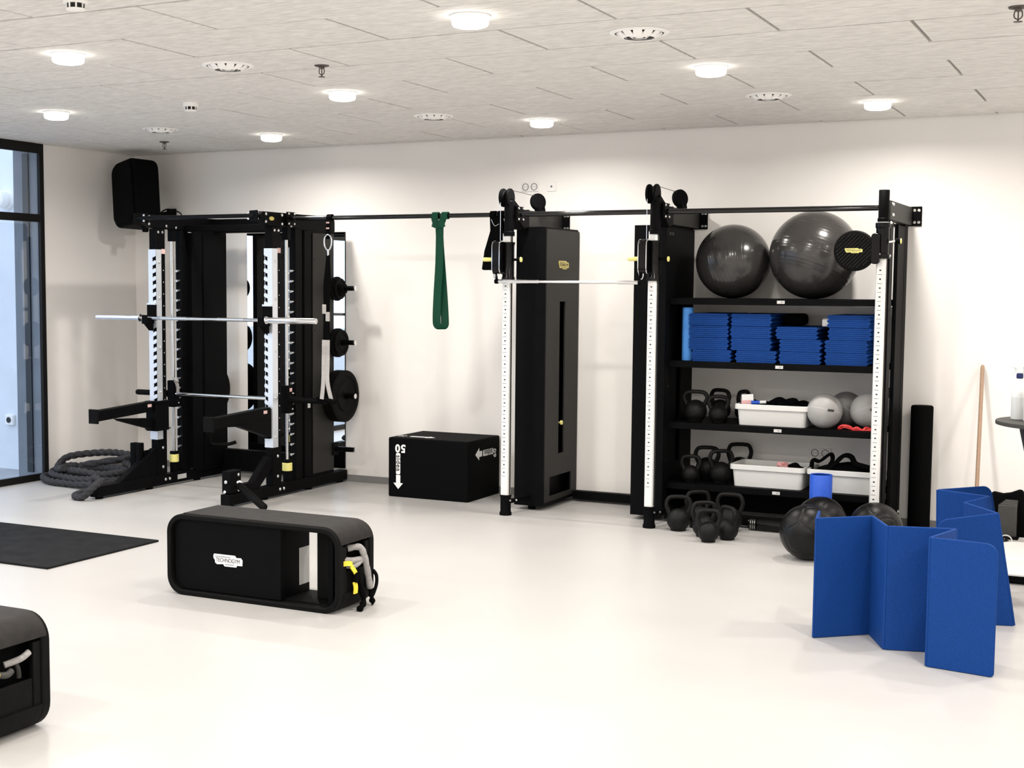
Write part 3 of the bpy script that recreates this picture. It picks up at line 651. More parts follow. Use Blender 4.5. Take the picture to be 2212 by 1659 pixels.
# ------------------------------------------------------------------ storage shelves
SZ = (1.652, 1.19, .735, .285)
def storage():
    R = thing('storage_rack', 'black four-shelf storage rack with white scale column on its right', 'shelving', (-2.45, -.4, 0))
    for z in SZ:
        sh = MB(); sh.box(-3.232, -1.70, -.60, -.04, z-.012, z); sh.box(-3.232, -1.70, -.605, -.592, z-.046, z+.001); sh.box(-3.232, -1.70, -.05, -.04, z-.046, z)
        s = sub(sh.build('shelf', 'black', R, bevel=.002))
        MB().box(-2.437, -2.382, -.6065, -.605, z-.034, z-.012).build('price_tag', 'label', s)
        text('tag_print', 'III I', .014, frame((-2.40, -.6068, z-.023), (1, 0, 0), (0, 0, 1)), 'ink', s, ext=.0003)
    x = -1.66
    MB().box(x-.052, x+.012, -.745, -.625, 0.0, 2.19).build('front_post', 'black', R, bevel=.004)
    MB().box(x-.062, x+.012, -.15, -.03, 0.0, 2.19).build('rear_post', 'black', R, bevel=.004)
    MB().box(x-.01, x+.010, -.42, -.15, .05, 2.17).build('side_panel', 'black', R)
    for z in (.06, 1.0): MB().box(x-.04, x-.012, -.63, -.14, z-.03, z+.03).build('side_rail', 'black', R)
    MB().box(-3.225, -1.71, -.66, -.60, .02, .085).build('front_rail', 'black', R, bevel=.003)
    MB().box(-3.225, -1.71, -.10, -.04, .03, .19).build('rear_rail', 'black', R, bevel=.003)
    bolts(R, [(x-.02, -.746, .10), (x+.012, -.10, .12)], (.5, -.8, 0), .012, .012)
    # scale column with its round target
    column(R, x+.004, 1.94, 1.90, 2.1)
    MB().lathe((x+.006, YC, 2.168), (0, 0, 1), [(.039, 0), (.039, .02), (.0345, .025), (.0345, .205), (.033, .207), (.026, .207)], 26).build('top_tube', 'black', R)
    MB().lathe((x+.006, YC, 2.16), (0, 0, 1), [(.036, 0), (.036, .006)], 24).build('tube_ring', 'white_alu', R)
    MB().lathe((x+.004, YC, 1.925), (0, 0, 1), [(.050, 0), (.050, .03), (.043, .035), (.043, .20), (.048, .205), (.048, .235)], 24).build('target_sleeve', 'black_gloss', R)
    bolts(R, [(x-.01, YC-.048, 1.955), (x+.055, YC, 2.16), (x+.05, YC, 1.945)], (.1, -1, 0), .010, .007)
    pc = V(-1.826, YC-.075, 1.978)
    pd = sub(MB().lathe(pc+V(0, .09, 0), (0, -1, 0), [(.10, 0), (.128, .012), (.134, .03), (.134, .07), (.128, .082), (.122, .084), (.02, .085)], 44).build('target_pad', 'black_soft', R))
    for k in range(-6, 7):
        d = k*.0185; hl = math.sqrt(max(.114**2-d*d, 0)); dx, dz = math.cos(math.radians(45)), math.sin(math.radians(45))
        c = pc + V(-dz*d, .0, dx*d)
        if hl > .02: MB().bar(c+V(-dx*hl, .004, -dz*hl), c+V(dx*hl, .004, dz*hl), .008, .006, (0, 1, 0)).build('rib', 'black_gloss', pd)
    logo(R, frame(pc+V(.0, -.0005, 0), (1, 0, 0), (0, 0, 1)), .115, 'pale_yellow', 'ink', hscale=.85)
    ar = MB(); ar.bar((-1.72, YC-.04, 1.985), (-1.67, YC-.03, 1.985), .12, .05, (0, 1, 0)); ar.prism(rrect(.055, .20, .02, 4), frame((-1.690, YC-.05, 1.99), (1, 0, 0), (0, 0, 1)), -.02, .02); ar.build('target_bracket', 'black_gloss', R, bevel=.005)
    MB().cyl((x+.045, YC, 2.035), (x+.085, YC, 2.04), .010, n=14).build('pin', 'chrome', R)
    MB().lathe((x+.085, YC, 2.04), (1, 0, 0), [(.019, 0), (.021, .01), (.018, .032)], 16).build('knob', 'black_matte', R)
    MB().lathe((x+.118, YC, 2.04), (1, 0, 0), [(.018, 0), (.017, .006)], 16).build('knob_cap', 'pale_yellow', R)
    # arm to the wall
    MB().box(x-.03, x+.035, -.90, -.012, 2.185, 2.312).build('wall_arm', 'cover_grey', R, bevel=.003)
    wp = sub(MB().box(x-.10, x+.10, -.014, -.002, 2.178, 2.318).build('wall_plate', 'black', R, bevel=.003))
    bolts(wp, [(x+d, -.014, z) for d in (-.08, .05, .08) for z in (2.205, 2.29)], (0, -1, 0), .011, .009)
    bolts(R, [(x+.035, y, z) for y in (-.84, -.80) for z in (2.22, 2.29)], (1, 0, 0), .011, .008)
storage()

def exercise_balls():
    def ball(c, r, axis, ridges, lab, seed):
        prof = []; n = 150
        for i in range(n+1):
            a = PI*i/n; lat = math.degrees(a); g = 0
            if ridges[0] < lat < ridges[1]: g = -.0014*max(0, math.cos((lat-ridges[0])*2*PI/ridges[2]))**6
            prof.append(((r+g)*math.sin(a), -(r+g)*math.cos(a)))
        o = MB().lathe((0, 0, 0), axis, prof, 72, close=False).build('exercise_ball', 'ball_grey', angle=80)
        o.location = c; tag(o, lab, 'exercise ball', 'exercise balls on the top shelf')
    ball((-2.838, -.33, SZ[0]+.272), .272, (.95, -.25, .2), (40, 140, 6.0), 'dark grey exercise ball, the smaller one on the left of the top shelf', 1)
    ball((-2.243, -.34, SZ[0]+.316), .316, (.25, .3, .92), (60, 150, 5.0), 'dark grey exercise ball, the larger one on the right of the top shelf', 2)
exercise_balls()

# ------------------------------------------------------------------ folded mats
def folded_mat_mesh():
    """six panels folded zigzag: one continuous sheet seen end-on in x-z, 0.6 m deep"""
    t, w, n = .0130, .293, 6; p = .0145; path = []
    for k in range(n):
        z = p*(k+.5); a, b = (-w/2+.008, w/2-.008) if k % 2 == 0 else (w/2-.008, -w/2+.008)
        path += [(a, z), (a*.33, z), (b*.33, z), (b, z)]
        if k < n-1:
            s = 1 if b > 0 else -1
            path.append((b + s*.0065, z+p/2))
    mb = MB(); L, Rr = [], []
    for i, (x, z) in enumerate(path):
        a = path[max(i-1, 0)]; b = path[min(i+1, len(path)-1)]; d = V(b[0]-a[0], b[1]-a[1]).normalized(); nn = V(-d.y, d.x)
        h = t/2
        L.append((x+nn.x*h, z+nn.y*h)); Rr.append((x-nn.x*h, z-nn.y*h))
    n2 = len(path); vs = [(x, y, z) for y in (-.30, .30) for P in (L, Rr) for x, z in P]; fs = []
    for i in range(n2-1):
        j = i+1; fs += [(i, n2+i, n2+j, j), (2*n2+i, 2*n2+j, 3*n2+j, 3*n2+i), (i, j, 2*n2+j, 2*n2+i), (n2+i, 3*n2+i, 3*n2+j, n2+j)]
    fs += [(0, 2*n2, 3*n2, n2), (n2-1, 2*n2-1, 4*n2-1, 3*n2-1)]
    mb.add(vs, fs); return mb
def folded_mats():
    base = None; z0 = SZ[1]; H6 = .0882
    stacks = [('leftmost', -2.937, [(.020, 0), (.0, 0), (-.004, 0), (-.006, 0)]), ('second', -2.630, [(.040, 0), (.004, .0), (-.001, .0), (.004, 0)]),
              ('third', -2.285, [(.010, 0), (.020, -.03), (-.018, .0)]), ('rightmost', -1.945, [(-.006, 0), (-.008, 0), (.012, 0), (.005, 0)])]
    words = {4: ['bottom', 'second from bottom', 'third from bottom', 'top'], 3: ['bottom', 'middle', 'top']}
    for nm, x, offs in stacks:
        for k, (dx, rot) in enumerate(offs):
            lab = 'blue folded exercise mat, %s of the %s stack' % (words[len(offs)][k], nm)
            if base is None:
                base = folded_mat_mesh().build('folded_mat', 'blue_mat', angle=50); o = base
                b = o.modifiers.new('bevel', 'BEVEL'); b.width = .0055; b.segments = 3; b.limit_method = 'ANGLE'; b.angle_limit = math.radians(50)
            else:
                o = base.copy(); C.objects.link(o)
            o.location = (x+dx, -.275 + random.uniform(-.006, .006), z0 + .001 + H6*k); o.rotation_euler = (0, 0, math.radians(random.uniform(-.3, .3))+rot)
            if k % 2: o.scale = (-1, 1, 1)
            tag(o, lab, 'exercise mat', 'folded mats on the second shelf')
folded_mats()
def shelf_two_extras():
    x, r = -3.117, .030
    o = MB().lathe((x, -.515, SZ[1]+.001), (0, 0, 1), [(.018, .002), (.036, 0), (.040, .004), (.040, .388), (.037, .393), (.018, .391)], 30, close=False)
    tag(o.build('foam_roller', 'blue_foam'), 'light blue slim foam roller standing at the left end of the second shelf', 'foam roller')
    c = MB().box(-2.46, -2.315, -.33, -.12, SZ[1]+.268, SZ[1]+.355).build('cushion', 'cloth_black', bevel=.03, seg=4)
    tag(c, 'black cushion lying on the third stack of blue mats', 'cushion')
    t = thing('cream_jar', 'small white box standing on the third stack of blue mats', 'box', (-2.128, -.40, SZ[1]+.268))
    MB().box(-2.155, -2.100, -.43, -.37, SZ[1]+.268, SZ[1]+.318).build('body', 'white_print', t, bevel=.006)
    MB().box(-2.150, -2.105, -.425, -.375, SZ[1]+.318, SZ[1]+.324).build('lid', 'white_print', t, bevel=.002)
shelf_two_extras()

# ------------------------------------------------------------------ kettlebells
def kettlebell(loc, r, h, rot, lab, grp, tilt=0):
    t = thing('kettlebell', lab, 'kettlebell', loc, math.radians(rot), grp)
    cz = r*.92; prof = [(.0, 0), (r*.62, 0), (r*.66, r*.03)]
    for i in range(1, 19):
        a = math.radians(-58 + 148*i/18); prof.append((r*math.cos(a), cz + r*math.sin(a)))
    MB().lathe((0, 0, 0), (0, 0, 1), prof, 32, close=False).build('body', 'iron', t, local=True, angle=60)
    hw = r*1.02; top = h - .013; zb = cz + r*.52
    P = curve([(-r*.60, 0, zb-.01), (-r*.80, 0, zb+.012), (-hw, 0, zb+(top-zb)*.55), (-hw*.80, 0, top-.010), (-hw*.40, 0, top), (0, 0, top+.001), (hw*.40, 0, top), (hw*.80, 0, top-.010), (hw, 0, zb+(top-zb)*.55), (r*.80, 0, zb+.012), (r*.60, 0, zb-.01)], 6)
    MB().tube(P, [.0145 + .004*abs(2*i/(len(P)-1)-1)**3 for i in range(len(P))], 14).build('handle', 'iron', t, local=True, angle=60)
    return t
def kettlebells():
    g = 'kettlebells on the floor'
    kettlebell((-3.01, -.985, 0), .083, .255, 18, 'black kettlebell on the floor nearest the white cable column', g)
    kettlebell((-2.93, -.79, 0), .085, .27, 40, 'large black kettlebell at the back left of the floor group', g)
    kettlebell((-2.78, -1.13, 0), .078, .25, 30, 'black kettlebell in the middle of the floor group', g)
    kettlebell((-2.68, -.83, 0), .088, .275, 5, 'large black kettlebell at the back right of the floor group', g)
    kettlebell((-2.69, -1.315, 0), .072, .228, 15, 'small black kettlebell at the front of the floor group', g)
    kettlebell((-2.60, -1.165, 0), .074, .235, -35, 'black kettlebell at the right of the floor group', g)
    g = 'kettlebells on the third shelf'; z = SZ[2]+.001
    kettlebell((-3.06, -.47, z), .085, .235, 10, 'black kettlebell at the left end of the third shelf', g)
    kettlebell((-2.945, -.22, z), .080, .235, -20, 'black kettlebell at the back of the third shelf behind the others', g)
    kettlebell((-2.885, -.47, z), .070, .205, 12, 'smaller black kettlebell in front on the third shelf', g)
    kettlebell((-2.79, -.13, z), .066, .225, 70, 'black kettlebell turned sideways next to the white bin on the third shelf', g)
    g = 'kettlebells on the bottom shelf'; z = SZ[3]+.001
    kettlebell((-3.075, -.51, z), .066, .205, 15, 'small black kettlebell at the left front of the bottom shelf', g)
    kettlebell((-3.02, -.28, z), .085, .25, 10, 'large black kettlebell at the left back of the bottom shelf', g)
    kettlebell((-2.862, -.45, z), .082, .25, 30, 'black kettlebell beside the white bin on the bottom shelf', g)
    kettlebell((-2.815, -.115, z), .084, .27, 20, 'tallest black kettlebell behind the others on the bottom shelf', g)
kettlebells()

# ------------------------------------------------------------------ bins and what is in them
def bin_(x0, x1, y0, y1, z, h, lab):
    t = thing('storage_bin', lab, 'bin', ((x0+x1)/2, (y0+y1)/2, z), 0, 'white storage bins'); cx, cy = (x0+x1)/2, (y0+y1)/2; w, d = x1-x0, y1-y0
    mb = MB(); secs = []
    for (ww, dd, zz) in ((w-.055, d-.055, 0), (w-.028, d-.028, h), (w-.034, d-.034, h), (w-.062, d-.062, .006)):
        secs.append([(cx+px, cy+py, z+.001+zz) for px, py in rrect(ww, dd, .03, 5)])
    n = len(secs[0]); vs = [p for s in secs for p in s]; fs = [tuple(range(n-1, -1, -1)), tuple(range(3*n, 4*n))]
    for k in range(3): fs += [(k*n+i, k*n+(i+1) % n, (k+1)*n+(i+1) % n, (k+1)*n+i) for i in range(n)]
    mb.add(vs, fs); mb.build('body', 'bin', t)
    MB().ring(rrect(w, d, .035, 5), rrect(w-.034, d-.034, .03, 5), frame((cx, cy, z+h-.034), (1, 0, 0), (0, 1, 0)), 0, .038).build('rim', 'bin', t, bevel=.003)
    return t
def blob(name, pts, m, lab, cat, thick=.012, w=.05, grp=None, up=(0, 1, 0)):
    o = MB().tube(curve(pts, 6), 0, flat=(w, thick, up)).build(name, m, bevel=.004); return tag(o, lab, cat, grp)
def lump(name, c, size, m, lab, cat, seed, grp=None):
    """a soft crumpled bundle"""
    rnd = random.Random(seed); bm = bmesh.new(); bmesh.ops.create_icosphere(bm, subdivisions=4, radius=1)
    ph = [(rnd.uniform(1.5, 4.5), rnd.uniform(0, 6), Vector((rnd.uniform(-1, 1), rnd.uniform(-1, 1), rnd.uniform(-1, 1))).normalized()) for _ in range(7)]
    mb = MB(); vs = []
    for v in bm.verts:
        n = v.co.normalized(); k = 1 + sum(.11*math.sin(f*2*n.dot(d)+p) for f, p, d in ph); vs.append((c[0]+n.x*k*size[0], c[1]+n.y*k*size[1], c[2]+n.z*k*size[2]))
    mb.add(vs, [tuple(v.index for v in f.verts) for f in bm.faces]); bm.free()
    return tag(mb.build(name, m, angle=70), lab, cat, grp)
def bins():
    z = SZ[2]; bin_(-2.742, -2.205, -.565, -.215, z, .150, 'white plastic bin of small gear on the third shelf')
    T = z+.15
    lump('fabric_bundle', (-2.60, -.40, T-.03), (.10, .09, .05), 'cloth_black', 'bundle of black elastic bands at the left in the third-shelf bin', 'bands', 3)
    lump('fabric_bundle', (-2.44, -.38, T-.02), (.10, .10, .065), 'cloth_black', 'peaked black cloth bundle in the middle of the third-shelf bin', 'cloth', 5)
    lump('fabric_bundle', (-2.29, -.36, T-.02), (.075, .09, .05), 'cloth_black', 'black strap bundle at the right in the third-shelf bin', 'straps', 9)
    lump('boxing_glove', (-2.205, -.255, T-.01), (.042, .05, .055), 'cloth_black', 'black padded glove with a red edge at the right corner of the third-shelf bin', 'glove', 12)
    t = thing('foam_block', 'white and pink card packet sticking out of the third-shelf bin', 'packet', (-2.67, -.47, T-.03))
    MB().mbox(frame((-2.668, -.47, T+.045), (.98, .1, .08), (-.08, 0, 1)), .085, .05, .012).build('card', 'white_print', t, bevel=.002)
    MB().mbox(frame((-2.672, -.475, T-.0), (.98, .1, .08), (-.08, 0, 1)), .075, .055, .02).build('sleeve', 'pink_foam', t, bevel=.005)
    t = thing('tape_roll', 'roll of dark blue tape beside the card packet in the bin', 'tape', (-2.59, -.48, T+.005))
    MB().cyl((-2.635, -.49, T+.012), (-2.575, -.48, T+.015), .014, n=16).build('roll', 'blue_tube', t); MB().cyl((-2.575, -.48, T+.016), (-2.53, -.475, T+.019), .012, n=16).build('end', 'white_print', t)
    z = SZ[3]; T = z+.158
    bin_(-2.768, -2.222, -.565, -.205, z, .158, 'white plastic bin in the middle of the bottom shelf')
    lump('cloth', (-2.36, -.38, T-.045), (.10, .09, .05), 'cloth_black', 'black cloth in the middle bin of the bottom shelf', 'cloth', 21)
    lump('cloth', (-2.405, -.44, T-.01), (.04, .04, .035), 'cloth_pink', 'pink cloth in the middle bin of the bottom shelf', 'cloth', 22)
    bin_(-2.21, -1.725, -.565, -.205, z, .158, 'white plastic bin at the right of the bottom shelf behind the blue tube')
    lump('cloth', (-1.98, -.40, T-.03), (.20, .11, .06), 'cloth_black', 'heap of black straps filling the right bin of the bottom shelf', 'straps', 31)
    P = MB().tube(curve([(-2.20, -.44, T-.02), (-2.195, -.42, T+.05), (-2.15, -.40, T+.045), (-2.10, -.40, T+.085), (-2.07, -.40, T+.10), (-2.06, -.40, T+.06), (-2.10, -.40, T-.01)], 6), 0, flat=(.055, .02, (0, 1, 0)))
    tag(P.build('strap', 'cloth_black', bevel=.005), 'black looped strap standing up at the left of the right bin', 'strap')
    P = MB().tube(curve([(-2.08, -.44, T-.02), (-2.03, -.42, T+.045), (-1.98, -.40, T+.095), (-1.93, -.40, T+.09), (-1.90, -.40, T+.045), (-1.84, -.42, T+.03), (-1.76, -.43, T+.015)], 6), 0, flat=(.07, .028, (0, 1, 0)))
    tag(P.build('strap', 'cloth_black', bevel=.008), 'thick black padded strap arching out of the right bin', 'strap')
bins()

# ------------------------------------------------------------------ balls on the shelf and on the floor
def soft_balls():
    def sb(c, r, m, lab, tilt):
        t = thing('soft_ball', lab, 'weighted ball', (c[0], c[1], c[2]-r), 0, 'grey soft balls on the third shelf')
        MB().lathe(c, tilt, [(r*math.sin(PI*i/48), -r*math.cos(PI*i/48)) for i in range(49)], 56, close=False).build('ball', m, t, angle=80)
        z = Vector(tilt).normalized(); x = z.orthogonal().normalized(); y = z.cross(x)
        MB().tube([Vector(c) + (x*math.cos(2*PI*i/60) + y*math.sin(2*PI*i/60))*(r-.0006) for i in range(60)], .0014, 6, True).build('seam', 'label', t)
        q = Vector(c) + (V(.50, -.82, .12).normalized())*(r+.0003)
        MB().mbox(frame(q, (.80, .52, -.12), (.1, .05, 1)), .045, .016, .002).build('print', 'grey_plastic', t)
    z = SZ[2]
    sb((-2.105, -.49, z+.124), .124, 'soft_ball', 'light grey soft weighted ball beside the white bin', (.15, .25, .95))
    sb((-2.005, -.25, z+.126), .125, 'soft_ball_dark', 'darker grey soft ball behind the light grey one', (.5, .2, .85))
    sb((-1.825, -.42, z+.135), .118, 'soft_ball', 'grey soft ball at the right end of the third shelf above red bands', (-.4, .2, .9))
    rb = [[(-2.00, -.55, z+.012), (-1.965, -.575, z+.036), (-1.92, -.57, z+.034), (-1.89, -.555, z+.012), (-1.91, -.52, z+.009), (-1.96, -.50, z+.018), (-1.985, -.52, z+.010)],
          [(-1.895, -.575, z+.010), (-1.862, -.585, z+.028), (-1.825, -.58, z+.012), (-1.80, -.575, z+.030), (-1.765, -.55, z+.012), (-1.80, -.53, z+.008), (-1.86, -.55, z+.009)]]
    for P, lab in zip(rb, ('red latex band lying curled beside the light grey ball', 'red latex band lying under the right-hand grey ball')):
        o = MB().tube(curve(P, 6, True), 0, closed=True, flat=(.012, .002, (0, .25, 1))); tag(o.build('elastic_band', 'red'), lab, 'elastic band', 'red bands on the third shelf')
soft_balls()
def medicine_balls():
    ph = (1+5**.5)/2; seeds = [Vector(v).normalized() for v in [(0, s, t*ph) for s in (-1, 1) for t in (-1, 1)] + [(s, t*ph, 0) for s in (-1, 1) for t in (-1, 1)] + [(t*ph, 0, s) for s in (-1, 1) for t in (-1, 1)]]
    bm = bmesh.new(); bmesh.ops.create_icosphere(bm, subdivisions=6, radius=1); vs = []
    for v in bm.verts:
        n = v.co.normalized(); d = sorted((n.dot(s) for s in seeds), reverse=True)[:2]; e = math.acos(min(1, d[1]))-math.acos(min(1, d[0]))
        k = 1 - .022*math.exp(-(e/.035)**2) + .004*min(1, e/.3); vs.append(n*k)
    fs = [tuple(v.index for v in f.verts) for f in bm.faces]; bm.free()
    me = None
    for c, r, rot, lab in (((-1.955, -1.60), .176, (.3, .2, .5), 'large black leather medicine ball in front, beside the folded-out blue mat'),
                           ((-1.975, -1.13), .170, (1.1, .4, 2.0), 'black leather medicine ball in front of the blue tube'),
                           ((-1.60, -1.24), .172, (.7, 1.4, .2), 'black leather medicine ball half hidden behind the blue standing mat')):
        if me is None: o = MB().add(vs, fs).build('medicine_ball', 'leather', angle=80); me = o.data
        else: o = bpy.data.objects.new('medicine_ball', me); C.objects.link(o)
        o.location = (c[0], c[1], r*.996); o.scale = (r, r, r); o.rotation_euler = rot; tag(o, lab, 'medicine ball', 'medicine balls on the floor')
medicine_balls()
def floor_rolls():
    o = MB().lathe((-2.045, -.83, 0), (0, 0, 1), [(.062, .0), (.074, 0), (.076, .003), (.076, .447), (.074, .45), (.064, .45), (.062, .447)], 40, close=False)
    tag(o.build('foam_tube', 'blue_tube'), 'bright blue hollow foam tube standing behind the medicine ball', 'foam roller')
    o = MB().lathe((-1.50, -.10, 0), (0, 0, 1), [(.03, .002), (.072, 0), (.077, .006), (.077, .886), (.070, .897), (.03, .898), (.0, .898)], 36)
    tag(o.build('foam_roller', 'cloth_black'), 'tall black foam roller standing against the wall beside the shelves', 'foam roller')
    t = thing('padded_bar', 'thick black padded bar with chrome collar lying on the floor under the shelves', 'bar', (-2.45, -.80, 0))
    a = V(-2.575, -.715, .045); d = V(.96, -.02, .0).normalized()
    MB().lathe(a, d, [(.030, 0), (.038, .004), (.040, .02), (.040, .06), (.036, .065)], 24).build('end_cap', 'black_gloss', t)
    for k in (.022, .036, .05): MB().lathe(a+d*k, d, [(.0405, 0), (.0415, .002), (.0405, .004)], 24).build('collar_ring', 'chrome', t)
    MB().lathe(a+d*.065, d, [(.036, 0), (.044, .01), (.044, .52), (.036, .53)], 26).build('pad', 'black_gloss', t)
floor_rolls()

# ------------------------------------------------------------------ things hanging on the long bar
def resistance_band():
    t = thing('resistance_band', 'dark green resistance band looped over the long bar', 'resistance band', (-4.965, -.93, 1.40))
    X, Y, Z = -4.965, -.935, 2.27
    # knot round the bar
    k = MB(); 
    for dx, e in ((-.042, -1), (.040, 1)):
        ring = [(X+dx, Y+.026*math.cos(a*PI/8), Z+.026*math.sin(a*PI/8)) for a in range(16)]
        k.tube(ring, 0, closed=True, flat=(.052, .005, (1, 0, 0)))
        k.tube(curve([(X+dx, Y-.028, Z), (X+dx*.85, Y-.032, Z-.03), (X+dx*.30, Y-.034, Z-.085)], 5), 0, flat=(.055, .005, (1, 0, 0)))
    k.build('knot', 'green', t)
    MB().tube(curve([(X-.05, Y-.04, Z-.055), (X, Y-.046, Z-.068), (X+.05, Y-.04, Z-.055)], 6), 0, flat=(.062, .006, (0, 0, 1))).build('wrap', 'green', t)
    P = curve([(X+.010, Y-.036, Z-.06), (X+.006, Y-.036, Z-.35), (X-.012, Y-.030, Z-.62), (X-.020, Y-.024, Z-.80), (X-.016, Y-.010, Z-.855), (X+.004, Y+.01, Z-.872), (X+.024, Y+.024, Z-.85), (X+.026, Y+.024, Z-.78), (X+.012, Y+.02, Z-.55), (X-.004, Y+.0, Z-.25), (X-.004, Y-.02, Z-.06)], 8)
    n = len(P); mb = MB(); vs = []; 
    for i, p in enumerate(P):
        u = i/(n-1); tw = math.radians(90*math.exp(-((u-.5)/.22)**2) + 8)          # the strap turns edge-on at the bottom of the loop
        w = Vector((math.cos(tw*.55), math.sin(tw*.55), 0)); a = P[max(i-1, 0)]; b = P[min(i+1, n-1)]; d = (b-a).normalized(); nn = d.cross(w).normalized()
        vs += [p+w*.031*s1+nn*.0025*s2 for s1, s2 in ((-1, -1), (1, -1), (1, 1), (-1, 1))]
    mb.add(vs, [(i*4+k, i*4+(k+1) % 4, (i+1)*4+(k+1) % 4, (i+1)*4+k) for i in range(n-1) for k in range(4)]); mb.build('loop', 'green', t)
resistance_band()
def black_band():
    t = thing('black_sling', 'black cloth sling hanging from the long bar beside the cable column', 'sling', (-4.50, -.93, 1.86))
    X, Y, Z = -4.485, -.93, 2.268
    for dx in (-.032, .032):
        ring = [(X+dx, Y+.027*math.cos(a*PI/8), Z+.027*math.sin(a*PI/8)) for a in range(16)]
        MB().tube(ring, 0, closed=True, flat=(.045, .006, (1, 0, 0))).build('loop', 'cloth_black', t)
    MB().tube(curve([(X-.034, Y-.036, Z-.035), (X-.015, Y-.040, Z-.07), (X+.002, Y-.040, Z-.085), (X+.03, Y-.038, Z-.07)], 5), .003, 8).build('ring', 'chrome', t)
    MB().prism([(-.055, 0), (.045, 0), (.068, -.12), (.075, -.385), (.068, -.395), (-.112, -.395), (-.118, -.385), (-.098, -.25), (-.05, -.10)], frame((X, Y, Z-.02), (1, 0, 0), (0, 0, 1)), -.018, .028).build('body', 'cloth_black', t, bevel=.008)
black_band()
def suspension_trainer():
    t = thing('suspension_trainer', 'black suspension strap with pale grey handles hanging on the long bar beside the rack', 'suspension trainer', (-5.97, -.93, .72))
    X, Y, Z = -5.972, -.93, 2.272
    ring = [(X, Y+.026*math.cos(a*PI/8), Z+.026*math.sin(a*PI/8)) for a in range(16)]
    MB().tube(ring, 0, closed=True, flat=(.045, .006, (1, 0, 0))).build('anchor_loop', 'cloth_black', t)
    MB().tube(curve([(X, Y-.028, Z-.01), (X, Y-.034, Z-.10), (X, Y-.034, Z-.17)], 4), 0, flat=(.04, .008, (1, 0, 0))).build('anchor_strap', 'cloth_black', t)
    for z in (Z-.04, Z-.085): MB().box(X-.014, X+.014, Y-.040, Y-.036, z-.006, z+.006).build('stitched_tag', 'pink_label', t)
    MB().tube(curve([(X, Y-.036, Z-.135), (X-.032, Y-.036, Z-.165), (X-.030, Y-.036, Z-.225), (X, Y-.036, Z-.262), (X+.030, Y-.036, Z-.225), (X+.032, Y-.036, Z-.165)], 6, True), .0065, 10, True).build('carabiner', 'chrome', t)
    MB().cyl((X, Y-.036, Z-.255), (X+.002, Y-.036, Z-.305), .010, .007, 12).build('swivel', 'chrome', t)
    for s in (-1, 1):
        st = MB().tube(curve([(X+.002, Y-.036-.004*s, Z-.30), (X+s*.012, Y-.038-.006*s, Z-.42), (X+s*.020-.008, Y-.036-.006*s, Z-.55), (X+s*.016-.012, Y-.036-.008*s, Z-.72), (X+s*.018-.014, Y-.036-.008*s, Z-.98)], 6), 0, flat=(.036, .004, (1, 0, 0)))
        st.build('main_strap', 'cloth_black', t)
        MB().box(X+s*.016-.030, X+s*.016+.006, Y-.052, Y-.040, Z-.80-.03*s, Z-.725-.03*s).build('buckle', 'webbing_grey', t, bevel=.003)
        P = curve([(X+s*.018-.014, Y-.045, Z-.98), (X+s*.019-.015, Y-.047, Z-1.15), (X+s*.020-.016, Y-.05, Z-1.32), (X+s*.045-.006, Y-.05, Z-1.46)], 6)
        MB().tube(P, 0, flat=(.036, .004, (1, 0, 0))).build('handle_webbing', 'webbing_grey', t)
        MB().cyl((X+s*.06-.055, Y-.05-.03*s, Z-1.46), (X+s*.06+.035, Y-.05-.03*s, Z-1.475), .017, n=16).build('foam_grip', 'cloth_black', t)
suspension_trainer()

# ------------------------------------------------------------------ plyo box
def plyo_box():
    x0, x1, y0, y1, h = -5.617, -4.882, -.605, -.014, .490
    t = thing('plyo_box', 'black soft plyo box with white arrows and numbers beside the cable machine', 'plyo box', ((x0+x1)/2, (y0+y1)/2, 0))
    MB().box(x0, x1, y0, y1, 0, h).build('body', 'black_matte', t, bevel=.012, seg=3)
    F = lambda x, z, r: frame((x, y0-.0004, z), (1, 0, 0), (0, 0, 1)) @ Matrix.Rotation(math.radians(r), 4, 'Z')
    text('number', '50', .090, F(-5.502, .405, 180), 'white_print', t, ext=.0006, spacing=1.15, bold=.035)
    MB().prism(rrect(.175, .040, .010, 3), F(-5.523, .276, -90), 0, .0008).build('word_ground', 'white_print', t)
    text('lettering', 'sidea', .060,  F(-5.521, .280, -90) @ Matrix.Translation((0, 0, .0010)), 'ink', t, ext=.0003, spacing=1.1, bold=.02)
    MB().prism([(-.055, -.020), (.012, -.020), (.012, -.045), (.062, 0), (.012, .045), (.012, .020), (-.055, .020)], F(-5.522, .128, -90), 0, .0010).build('arrow', 'white_print', t)
    G = lambda y, z, r: frame((x1+.0004, y, z), (0, 1, 0), (0, 0, 1)) @ Matrix.Rotation(math.radians(r), 4, 'Z')
    text('number', '60', .070, G(-.108, .352, 90), 'white_print', t, ext=.0006, spacing=1.1, bold=.03)
    MB().prism(rrect(.19, .050, .008, 3), G(-.235, .372, 180), 0, .0008).build('word_ground', 'white_print', t)
    text('lettering', 'sidea', .068, G(-.235, .372, 180) @ Matrix.Translation((0, 0, .0010)), 'ink', t, ext=.0003, spacing=1.1, bold=.02)
    MB().prism([(-.05, -.023), (.005, -.023), (.005, -.05), (.075, 0), (.005, .05), (.005, .023), (-.05, .023)], G(-.400, .372, 180), 0, .0010).build('arrow', 'white_print', t)
    T = lambda x, y, r: frame((x, y, h+.0004), (1, 0, 0), (0, 1, 0)) @ Matrix.Rotation(math.radians(r), 4, 'Z')
    MB().prism([(-.06, -.022), (.10, -.022), (.10, -.048), (.17, 0), (.10, .048), (.10, .022), (-.06, .022)], T(-5.42, -.47, 0), 0, .001).build('arrow', 'white_print', t)
    text('number', '75', .08, T(-5.55, -.47, 90), 'white_print', t, ext=.0006)
plyo_box()

